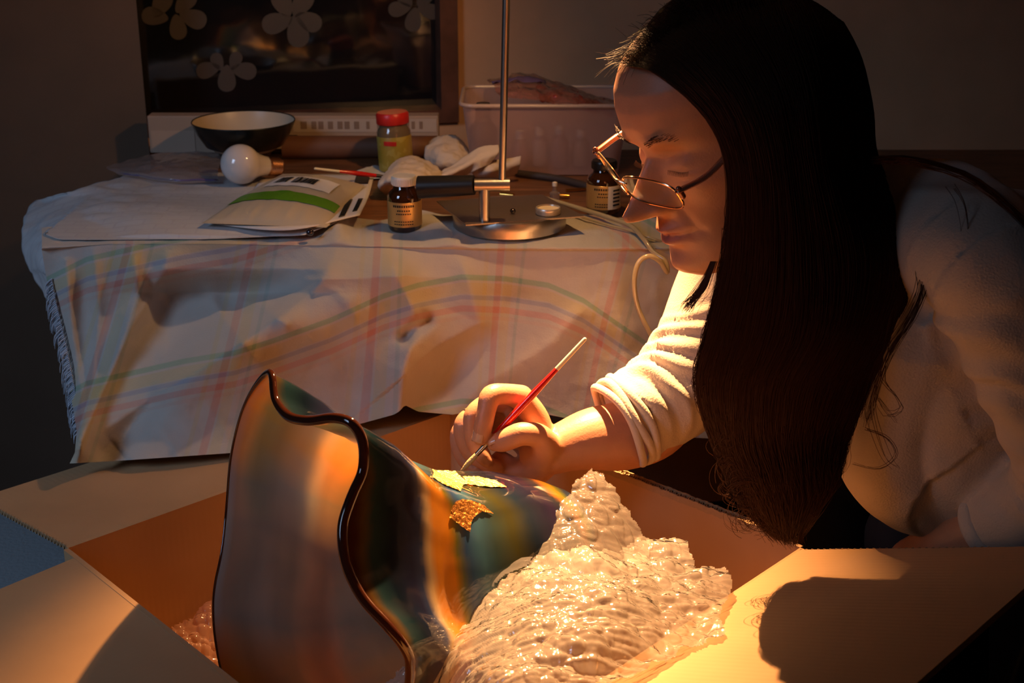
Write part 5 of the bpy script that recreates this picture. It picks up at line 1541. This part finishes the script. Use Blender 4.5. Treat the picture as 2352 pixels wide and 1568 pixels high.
# eyebrow and lashes
hair_m = bpy.data.materials.new('dark_hair'); hair_m.use_nodes = True
nt = hair_m.node_tree; b = nt.nodes['Principled BSDF']
b.inputs['Base Color'].default_value = (0.052, 0.018, 0.0080, 1); b.inputs['Roughness'].default_value = 0.55; b.inputs['Specular IOR Level'].default_value = 0.10
def strands(paths, r0, r1, nseg, seed=0):
    """paths: list of control arrays; three sided hair tubes gathered into one mesh"""
    V_ = []; F_ = []; off = 0
    for c in paths:
        c = np.asarray(c, float); m = len(c)
        tt_ = np.linspace(0, m - 1.0001, nseg)
        i = np.floor(tt_).astype(int); f = (tt_ - i)[:, None]
        p0 = c[np.maximum(i - 1, 0)]; p1 = c[i]; p2 = c[np.minimum(i + 1, m - 1)]; p3 = c[np.minimum(i + 2, m - 1)]
        p = 0.5 * ((2 * p1) + (-p0 + p2) * f + (2 * p0 - 5 * p1 + 4 * p2 - p3) * f ** 2 + (-p0 + 3 * p1 - 3 * p2 + p3) * f ** 3)
        t_ = np.gradient(p, axis=0); t_ /= (np.linalg.norm(t_, axis=1, keepdims=True) + 1e-12)
        ref = np.array([0.31, 0.83, 0.46]); n_ = np.cross(t_, ref); n_ /= (np.linalg.norm(n_, axis=1, keepdims=True) + 1e-9); b_ = np.cross(t_, n_)
        rr = np.linspace(r0, r1, nseg)[:, None]
        for k in range(3):
            a = 2 * math.pi * k / 3
            V_.append(p + rr * (n_ * math.cos(a) + b_ * math.sin(a)))
        ii = np.arange(nseg - 1)
        for k in range(3):
            k2 = (k + 1) % 3
            F_.append(np.stack([off + k * nseg + ii, off + k2 * nseg + ii, off + k2 * nseg + ii + 1, off + k * nseg + ii + 1], axis=1))
        off += 3 * nseg
    return np.vstack(V_), np.vstack(F_)
def strand_mesh(name, paths, r0, r1, nseg):
    V_, F_ = strands(paths, r0, r1, nseg)
    me = bpy.data.meshes.new(name)
    me.vertices.add(len(V_)); me.vertices.foreach_set('co', V_.astype(np.float32).ravel())
    me.loops.add(len(F_) * 4); me.loops.foreach_set('vertex_index', F_.astype(np.int32).ravel())
    me.polygons.add(len(F_)); me.polygons.foreach_set('loop_start', (np.arange(len(F_)) * 4).astype(np.int32)); me.polygons.foreach_set('loop_total', np.full(len(F_), 4, np.int32))
    me.update(calc_edges=True); me.validate()
    return me
br_paths = []
for sg in (1, -1):
    for k in range(70):
        u_ = random.random(); s = .012 + .034 * u_
        h = .030 + .008 * math.sin(u_ * 2.4) + random.uniform(-.003, .003)
        f = .093 - .012 * u_ ** 2 + .001
        f = np.interp(h, hh, f_fr) + face_add(sg * s, h) - 6.0 * s * s + .0015
        p0 = HL(f, sg * s, h); p1 = HL(f - .0015, sg * (s + .006), h + .002)
        br_paths.append([p0, p0.lerp(p1, .5) + Fv * .001, p1])
bro = link('eyebrows', strand_mesh('eyebrows', br_paths, .00028, .0001, 4), hair_m, woman); bro['kind'] = 'stuff'
lp = []
for sg in (1, -1):
    for k in range(24):
        s = .018 + .026 * k / 24; h = .003 - .0015 * math.sin(k / 24 * 3.1)
        f = np.interp(h, hh, f_fr) + face_add(sg * s, h) - 6.0 * s * s + .001
        p0 = HL(f, sg * s, h); p1 = HL(f + .003, sg * (s + .002), h - .003)
        lp.append([p0, p0.lerp(p1, .5), p1])
lo2 = link('eyelashes', strand_mesh('eyelashes', lp, .00022, .00008, 4), hair_m, woman); lo2['kind'] = 'stuff'

# ---- hair: a closed mass with strands laid over it
HROWS = [  # (q0, q25, q50, q75, q100) each (px, py, Y)
    [(1441, 150, 1.215), (1545, 50, 1.225), (1700, 2, 1.245), (1840, -8, 1.268), (1935, 50, 1.285)],
    [(1500, 165, 1.165), (1600, 95, 1.165), (1730, 60, 1.175), (1870, 60, 1.20), (1975, 130, 1.25)],
    [(1618, 268, 1.135), (1700, 230, 1.120), (1800, 200, 1.125), (1900, 190, 1.15), (2003, 250, 1.23)],
    [(1668, 400, 1.128), (1750, 390, 1.105), (1835, 385, 1.110), (1920, 380, 1.13), (2018, 370, 1.21)],
    [(1662, 600, 1.125), (1755, 600, 1.100), (1860, 600, 1.100), (1980, 580, 1.12), (2105, 560, 1.17)],
    [(1625, 760, 1.125), (1730, 760, 1.100), (1850, 760, 1.095), (1960, 750, 1.11), (2068, 730, 1.15)],
    [(1600, 885, 1.130), (1690, 890, 1.105), (1790, 890, 1.100), (1890, 890, 1.11), (1992, 890, 1.14)],
    [(1640, 1010, 1.135), (1700, 1030, 1.115), (1790, 1030, 1.110), (1860, 1030, 1.115), (1945, 1010, 1.135)],
    [(1690, 1120, 1.140), (1740, 1140, 1.125), (1800, 1140, 1.120), (1850, 1130, 1.125), (1905, 1110, 1.135)],
    [(1790, 1238, 1.150), (1800, 1246, 1.145), (1815, 1250, 1.140), (1825, 1250, 1.140), (1840, 1246, 1.145)],
]
hrow_w = np.array([[list(P(*c)) for c in r] for r in HROWS])     # rows x 5 x 3
def hair_pt(q, t_, inset=0.0):
    """q 0..1 front to back, t_ 0..rows-1"""
    i = min(int(t_), len(HROWS) - 2); f = t_ - i
    def row(k):
        k = max(0, min(len(HROWS) - 1, k))
        a = q * 4; j = min(int(a), 3); g_ = a - j
        R_ = hrow_w[k]
        p0 = R_[max(j - 1, 0)]; p1 = R_[j]; p2 = R_[j + 1]; p3 = R_[min(j + 2, 4)]
        return 0.5 * ((2 * p1) + (-p0 + p2) * g_ + (2 * p0 - 5 * p1 + 4 * p2 - p3) * g_ ** 2 + (-p0 + 3 * p1 - 3 * p2 + p3) * g_ ** 3)
    p0, p1, p2, p3 = row(i - 1), row(i), row(i + 1), row(i + 2)
    p = 0.5 * ((2 * p1) + (-p0 + p2) * f + (2 * p0 - 5 * p1 + 4 * p2 - p3) * f ** 2 + (-p0 + 3 * p1 - 3 * p2 + p3) * f ** 3)
    return push_out(p)
def push_out(p, k=1.045):
    f, s, h = to_local(p)
    if h < -.10: return p
    cf, chh = -.010, .015
    e = math.sqrt(((f - cf) / .090) ** 2 + (s / .072) ** 2 + ((h - chh) / .110) ** 2)
    if e < k and e > 1e-4:
        m_ = k / e
        return np.array(HL(cf + (f - cf) * m_, s * m_, chh + (h - chh) * m_))
    return p
nq, ntt = 70, 120
A_ = np.zeros((ntt, nq, 3)); B_ = np.zeros((ntt, nq, 3))
for j in range(ntt):
    t_ = j / (ntt - 1) * 7.2
    for i in range(nq):
        q = i / (nq - 1)
        p = hair_pt(q, t_)
        groove = 0.0022 * fbm(q * 26, t_ * 0.35, 2.0)
        thick = np.interp(t_, [0, 1, 2, 3, 4, 6, 8, 9], [.004, .03, .06, .075, .085, .055, .004, .002]) * (math.sin(math.pi * min(max(q, 0.0), 1.0)) ** 0.5)
        A_[j, i] = p + np.array([0, groove + .003, 0]); B_[j, i] = p + np.array([0, .004 + thick, 0])
Vh = np.vstack([A_.reshape(-1, 3), B_.reshape(-1, 3)])
Fh = grid_faces(nq, ntt) + [tuple(reversed(f)) for f in grid_faces(nq, ntt, nq * ntt)]
oo = nq * ntt
for i in range(nq - 1):
    Fh.append((i + 1, i, oo + i, oo + i + 1)); k = (ntt - 1) * nq + i; Fh.append((k, k + 1, oo + k + 1, oo + k))
for j in range(ntt - 1):
    k = j * nq; Fh.append((k, k + nq, oo + k + nq, oo + k)); k = j * nq + nq - 1; Fh.append((k + nq, k, oo + k, oo + k + nq))
hair = link('hair', mesh('hair', Vh, Fh), hair_m, woman, label='long dark brown hair hanging down past the cheek')
# scalp cap over the whole skull (far side and back too)
bm = bmesh.new()
capv = {}
nu_, nv_ = 72, 44
for j in range(nv_ + 1):
    for i in range(nu_):
        th_ = math.pi * j / nv_; ph = 2 * math.pi * i / nu_
        f = -.010 + .0925 * math.sin(th_) * math.cos(ph); s = .0755 * math.sin(th_) * math.sin(ph); h = .015 + .1155 * math.cos(th_)
        capv[(j, i)] = (f, s, h)
keep = {}
def hl_ok(f, s, h):
    # hairline: forward limit as a function of height
    lim = np.interp(h, [-.12, -.03, .02, .06, .085, .10, .13], [-.03, -.01, .012, .045, .066, .072, .08])
    return f < lim and h > -.09
vv_ = {}
for j in range(nv_):
    for i in range(nu_):
        quad = [(j, i), (j, (i + 1) % nu_), (j + 1, (i + 1) % nu_), (j + 1, i)]
        if all(hl_ok(*capv[k]) for k in quad):
            if len({capv[k] for k in quad}) < 4: continue
            vs2 = []
            for k in quad:
                if k not in vv_: vv_[k] = bm.verts.new(HL(*capv[k]))
                vs2.append(vv_[k])
            try: bm.faces.new(vs2)
            except ValueError: pass
bmesh.ops.recalc_face_normals(bm, faces=bm.faces)
bmesh.ops.solidify(bm, geom=bm.faces[:], thickness=0.004)
bm_link('hair_cap', bm, hair_m, hair)
paths = []
for k in range(5200):
    q = rng.random(); lift = -rng.random() ** 2 * 0.006 + .001
    t1 = 9.0 - abs(rng.normal(0, .75)) if rng.random() < .75 else rng.uniform(6.2, 9)
    t1 = min(t1, 8.99)
    npt = 22
    ph_, am = rng.uniform(0, 6.28), abs(rng.normal(0, .004))
    pts = []
    dq = rng.normal(0, .02)
    for a in np.linspace(0, 1, npt):
        t_ = a * t1
        qq = min(1, max(0, q + dq * a + 0.012 * math.sin(t_ * 1.3 + ph_)))
        p = np.array(hair_pt(qq, t_))
        curl = max(0, (t_ - 6.0) / 3.0)
        p = p + np.array([am * math.sin(t_ * 2.2 + ph_) * (0.1 + curl), lift - .001, am * .6 * math.cos(t_ * 2.6 + ph_) * curl])
        p = p + np.array([0.005 * curl * math.sin(t_ * 3.4 + ph_ * .2), -0.006 * curl * math.cos(t_ * 3.1 + ph_ * .3), 0])
        pts.append(p)
    paths.append(pts)
s_o = link('hair_strands', strand_mesh('hair_strands', paths, .00034, .00014, 40), hair_m, hair); s_o['kind'] = 'stuff'
# flyaways: forehead wisps, outline hairs, curls at the ends, wisps over the shoulder
paths = []
for k in range(420):
    a = rng.random() ** .8
    base = np.array(hair_pt(a * .42, rng.uniform(0, .5)))
    L_ = rng.uniform(.012, .032) * (1.1 - a * .7)
    dirv = np.array([-.85, -.1, -.15 + .5 * rng.random()]) + rng.normal(0, .28, 3); dirv /= np.linalg.norm(dirv)
    paths.append([base, base + dirv * L_ * .5 + np.array([0, 0, .003]), base + dirv * L_ + np.array([0, 0, -.003 + rng.normal(0, .003)])])
for k in range(260):
    q = 0.0 if rng.random() < .6 else 1.0
    t0 = rng.uniform(3.2, 7.6)
    pts = []
    for a in np.linspace(0, 1, 6):
        p = np.array(hair_pt(q, min(8.9, t0 + a * rng.uniform(.7, 1.3))))
        pts.append(p + np.array([(-1 if q == 0 else 1) * a * (1 - a) * rng.uniform(0, .018), rng.normal(0, .002), 0]))
    paths.append(pts)
for (cx, cy, rx, ry, Y) in [(1745, 1080, 60, 26, 1.125), (1725, 1120, 55, 22, 1.12), (1700, 950, 36, 24, 1.125), (1760, 1160, 40, 40, 1.13), (1700, 1030, 44, 26, 1.12), (1780, 1010, 50, 26, 1.12), (1660, 930, 26, 40, 1.125), (1800, 1180, 42, 40, 1.135), (1690, 1080, 30, 36, 1.125), (1720, 1190, 30, 28, 1.135)]:
    for k in range(34):
        a0_ = rng.uniform(0, 6.28); sp = rng.uniform(2.5, 4.6); jx, jy, js = rng.normal(0, 14), rng.normal(0, 12), rng.uniform(.7, 1.15)
        paths.append([np.array(P(cx + jx + rx * js * math.cos(a0_ + sp * a), cy + jy + ry * js * math.sin(a0_ + sp * a), Y + .008 * math.sin(a0_ + a * 2))) for a in np.linspace(0, 1, 9)])
for (c_) in [[(2010, 360, 1.15), (2090, 360, 1.10), (2230, 400, 1.085), (2352, 500, 1.07), (2400, 560, 1.06)], [(2105, 560, 1.12), (2120, 640, 1.10), (2090, 720, 1.09), (2040, 800, 1.09), (2010, 880, 1.09), (1990, 960, 1.10)],
             [(2060, 700, 1.10), (2030, 850, 1.09), (2060, 900, 1.085), (2075, 930, 1.085), (2040, 945, 1.085), (2015, 900, 1.085), (2060, 960, 1.09)],
             [(2010, 880, 1.09), (2000, 940, 1.09), (2030, 1040, 1.085), (2060, 1070, 1.085)], [(1990, 980, 1.1), (2040, 1000, 1.09), (2060, 1040, 1.09), (2020, 1070, 1.09), (1960, 1060, 1.1)],
             [(2190, 425, 1.09), (2215, 470, 1.085), (2222, 560, 1.08), (2205, 660, 1.08)]]:
    n_ = 60 if c_[0][0] in (2010,) and c_[0][1] == 360 else (30 if c_[0][1] == 560 else 4)
    for k in range(n_):
        j0 = rng.normal(0, 8 if n_ > 20 else 5, 2)
        paths.append([np.array(P(x + j0[0] * (1 - i * .05) + rng.normal(0, 2), y + abs(j0[1]) * 1.2 + rng.normal(0, 2), Y + rng.normal(0, .002))) for i, (x, y, Y) in enumerate(c_)])
for k in range(110):      # lock hanging below the chin
    j0 = rng.normal(0, 1)
    paths.append([np.array(P(x + j0 * w_, y, 1.155)) for x, y, w_ in ((1640, 600, 3), (1628, 630, 4), (1606, 670, 7), (1578 + rng.normal(0, 6), 705 + rng.uniform(-15, 18), 5))])
s_o = link('loose_hairs', strand_mesh('loose_hairs', paths, .00030, .00012, 16), hair_m, hair); s_o['kind'] = 'stuff'

# ---- sweatshirt
swm = mat('sweatshirt', (0.54, 0.46, 0.39), 0.9, bump=0.35, bscale=500, sheen=0.15)
bm = bmesh.new()
tube(bm, [Vector((0.315, 1.278, 0.845)), Vector((0.35, 1.285, 0.82)), CH, WA, PE + Vector((-.02, -.01, 0.0))], [.075, .098, .122, .118, .145], n=36, spans=6)
tube(bm, [SH_R, SH_R.lerp(CH, .45) + Vector((0, 0, .028)), CH + Vector((0, 0, .045)), SH_L.lerp(CH, .45) + Vector((0, 0, .020)), SH_L], [.058, .078, .082, .072, .058], n=30, spans=6)
tube(bm, [P(2080, 760, 1.20), P(2040, 960, 1.205), P(2050, 1070, 1.21), P(2110, 1140, 1.22), P(2180, 1150, 1.24), P(2280, 1130, 1.26)], [.075, .055, .047, .038, .040, .05], n=26, spans=6)
tube(bm, [P(2200, 700, 1.20), P(2190, 900, 1.215), P(2230, 1040, 1.23), P(2330, 1080, 1.26)], [.08, .080, .075, .07], n=26, spans=6)
tube(bm, [P(2030, 490, 1.225), P(2120, 520, 1.205), P(2225, 565, 1.165), P(2420, 640, 1.18)], [.050, .056, .058, .075], n=26, spans=6)
# right sleeve
SL = [(SH_R, .058), (P(1655, 690, 1.425), .053), (P(1618, 780, 1.405), .051), (P(1580, 850, 1.39), .052), (P(1545, 900, 1.378), .052), (P(1505, 925, 1.366), .050), (P(1470, 945, 1.357), .047), (P(1440, 965, 1.350), .046)]
tube(bm, [s[0] for s in SL], [s[1] for s in SL], n=40, spans=8, cap=False)
# left sleeve
SLL = [(SH_L, .060), (P(2290, 640, 1.10), .056), (P(2390, 860, 1.095), .052), (P(2470, 1060, 1.10), .052), (P(2420, 1130, 1.12), .046), (P(2340, 1175, 1.14), .040), (P(2285, 1205, 1.155), .036)]
tube(bm, [s[0] for s in SLL], [s[1] for s in SLL], n=36, spans=8, cap=False)
me = voxel(bm, 0.0036, 5, 'sweatshirt')
# wrinkles: rings of folds along the sleeves, long soft folds on the trunk
co = np.zeros(len(me.vertices) * 3); me.vertices.foreach_get('co', co); co = co.reshape(-1, 3)
no = np.zeros(len(me.vertices) * 3); me.vertices.foreach_get('normal', no); no = no.reshape(-1, 3)
cl = np.array([list(s[0]) for s in SL]); cll = np.array([list(s[0]) for s in SLL])
def along(cl, pts):
    best = np.full(len(pts), 1e9); par = np.zeros(len(pts)); acc = 0
    for a, b2 in zip(cl[:-1], cl[1:]):
        d = b2 - a; L_ = np.linalg.norm(d)
        t_ = np.clip(((pts - a) @ d) / (L_ * L_), 0, 1)
        dd = np.linalg.norm(pts - (a + t_[:, None] * d), axis=1)
        m_ = dd < best; best[m_] = dd[m_]; par[m_] = acc + t_[m_] * L_; acc += L_
    return best, par, acc
dR, pR, lR = along(cl, co); dL, pL, lL = along(cll, co)
disp = np.zeros(len(co))
for i in range(len(co)):
    x, y, z = co[i]
    if dR[i] < .075 and co[i][0] < 0.30:
        s_ = pR[i]
        n1 = fbm(x * 9, y * 9, z * 9, 2)
        n2_ = fbm(x * 16 + 4, y * 16, z * 16, 2)
        near = min(1, max(0, (s_ - lR * .25) / (lR * .3)))
        disp[i] = 0.0042 * near * math.sin(s_ * 330 + 7 * n1 + 2 * x * 40) * (0.55 + n2_) + 0.003 * n1
        if s_ > lR - .012: disp[i] = 0.0035 * math.sin((s_ - lR + .012) / .012 * 3.1)
    elif dL[i] < .075 and pL[i] > .04:
        s_ = pL[i]; n1 = fbm(x * 10, y * 10, z * 10, 2)
        disp[i] = 0.003 * math.sin(s_ * 180 + 6 * n1) * (.4 + n1) + .003 * n1
    else:
        disp[i] = 0.007 * fbm(x * 7 + z * 4, y * 5, z * 5 - x * 5, 2) + 0.003 * fbm(x * 20, y * 14, z * 14, 2)
co = co + no * disp[:, None]
me.vertices.foreach_set('co', co.astype(np.float32).ravel()); me.update()
sweater = link('sweatshirt', me, swm, woman, label='pale cream long sleeved sweatshirt')
# rolled cuff
bm = bmesh.new()
c0 = P(1436, 968, 1.348); dcu = (P(1395, 990, 1.342) - P(1470, 945, 1.357)).normalized()
q_ = dcu.to_track_quat('Z', 'Y').to_matrix()
for (off, r_, th_) in ((0.0, .0470, .0046), (0.008, .0465, .0042), (-.009, .0478, .0044)):
    tube(bm, [c0 + dcu * off + q_ @ Vector((r_ * math.cos(a), r_ * math.sin(a), 0.002 * math.sin(3 * a + off * 300))) for a in np.linspace(0, 2 * math.pi, 33)[:-1]], th_, n=12, spans=2, closed=True)
bm_link('cuff', bm, swm, sweater)
bm = bmesh.new()
c0 = P(2278, 1208, 1.156); dcu = (P(2240, 1225, 1.17) - P(2340, 1175, 1.14)).normalized(); q_ = dcu.to_track_quat('Z', 'Y').to_matrix()
tube(bm, [c0 + q_ @ Vector(((.031 * math.cos(a)), .031 * math.sin(a), 0)) for a in np.linspace(0, 2 * math.pi, 33)[:-1]], .0055, n=12, spans=2, closed=True, flat=1.6)
bm_link('cuff', bm, swm, sweater)
# shoulder seam
bm = bmesh.new()
# dark trousers and shoes
trm = mat('dark_trousers', (0.012, 0.011, 0.014), 0.85, bump=.2, bscale=200)
bm.free(); bm = bmesh.new()
tube(bm, [WA + Vector((.06, .03, -.03)), PE], [.125, .155], n=26, spans=4)
for kn, an in ((K_L, A_Lk), (K_R, A_Rk)):
    tube(bm, [PE + Vector((0, (kn.y - PE.y) * .5, -.02)), PE.lerp(kn, .55) + Vector((0, (kn.y - PE.y) * .2, 0)), kn], [.098, .086, .066], n=24, spans=5)
    tube(bm, [kn, kn.lerp(an, .4), an + Vector((0, 0, .03))], [.064, .062, .052], n=24, spans=5)
link('trousers', voxel(bm, 0.007, 4, 'trousers'), trm, woman)
for an in (A_Lk, A_Rk):
    bm = bmesh.new(); tube(bm, [an + Vector((.035, 0, -.035)), an + Vector((-.05, 0, -.035)), an + Vector((-.17, 0, -.045))], [.044, .042, .032], n=18, spans=5)
    link('shoe', voxel(bm, .006, 3, 'shoe'), mat('shoe', (0.02, 0.018, 0.016), .5), woman)
# stool
t = empty('stool', (0.76, 1.44, 0), 'dark round stool under the bending woman', 'stool')
bm = bmesh.new(); lathe(bm, [(.17, .385), (.18, .395), (.18, .425), (.165, .44)], (0.76, 1.44, 0), 40); bm_link('seat', bm, M['black'], t)
for k in range(4):
    a = math.pi / 4 + k * math.pi / 2
    bm = bmesh.new(); tube(bm, [(0.76 + .19 * math.cos(a), 1.44 + .19 * math.sin(a), 0.012), (0.76 + .12 * math.cos(a), 1.44 + .12 * math.sin(a), .39)], .013, n=12, spans=1); bm_link('leg', bm, M['black'], t)

# ---- eyeglasses, slid down the nose
gl = empty('eyeglasses', tuple(HL(.105, 0, .0)), 'thin framed reading glasses low on the woman\'s nose', 'glasses')
gfm = mat('glasses_frame', (0.30, 0.10, 0.05), 0.2, metal=0.4, coat=.8)
wire = mat('glasses_wire', (0.80, 0.50, 0.30), 0.18, metal=1.0)
GA, GC = HL(.093, -.068, .0235), HL(.0965, .066, .0045)
GB = GA.lerp(GC, .5) + Fv * .018
dn = (-Uv * .95 - Fv * .2).normalized()
lens_m = film_mat('lens', (0.9, 0.9, 0.9), clear=0.97, gloss=0.5, rough=0.02, transl=0.5, bump=0.0)
for nm, A0, A1 in (('far', GA, GB), ('near', GC, GB)):
    ctr_ = A0.lerp(A1, .52) + dn * .0125
    ex = (A1 - A0) * .46; ey = dn * .0145
    ring = []
    for k in range(36):
        a = 2 * math.pi * k / 36
        e = 3.2; c_, s__ = math.cos(a), math.sin(a); rr = (abs(c_) ** e + abs(s__) ** e) ** (-1 / e)
        ring.append(ctr_ + ex * rr * c_ + ey * rr * s__)
    bm = bmesh.new(); tube(bm, ring, .0011, n=8, spans=1, closed=True); rim_o = bm_link('rim', bm, wire, gl)
    nrm = ex.cross(ey).normalized()
    lv = [p + nrm * .0006 for p in ring] + [p - nrm * .0006 for p in ring]
    lf_ = [tuple(range(36)), tuple(reversed(range(36, 72)))] + [(k, 36 + k, 36 + (k + 1) % 36, (k + 1) % 36) for k in range(36)]
    link('lens', mesh('lens', lv, lf_), lens_m, gl, False)
    # thick end piece
bm = bmesh.new(); tube(bm, [GB - (GC - GA) * .065 + dn * .006, GB + Fv * .003 + dn * .003, GB + (GC - GA) * .065 + dn * .006], .0012, n=8, spans=4); bm_link('bridge', bm, wire, gl)
for sgn, A0 in ((-1, GA), (1, GC)):
    bm = bmesh.new(); tube(bm, [A0 + dn * .004 - (GC - GA) * .004 * sgn, A0 + Sv * sgn * .004 - Fv * .03 + dn * .002, HL(.03, sgn * .0785, .020), HL(-.012, sgn * .079, .026), HL(-.03, sgn * .077, .005)], [.0042, .0045, .0040, .0030, .0020], n=10, spans=5, flat=0.5)
    bm_link('temple_arm', bm, gfm, gl)
    bm = bmesh.new(); tube(bm, [A0 + dn * .002, A0 + dn * .010], .0026, n=10, spans=2); bm_link('hinge', bm, gfm, gl)

# the brush in her hand
brush('paintbrush', 'red handled paintbrush with pale wooden end held in the woman\'s hand', P(1055, 1086, 1.292), P(1343, 779, 1.322), 0.0040, 0.026, 0.022, 0.040)
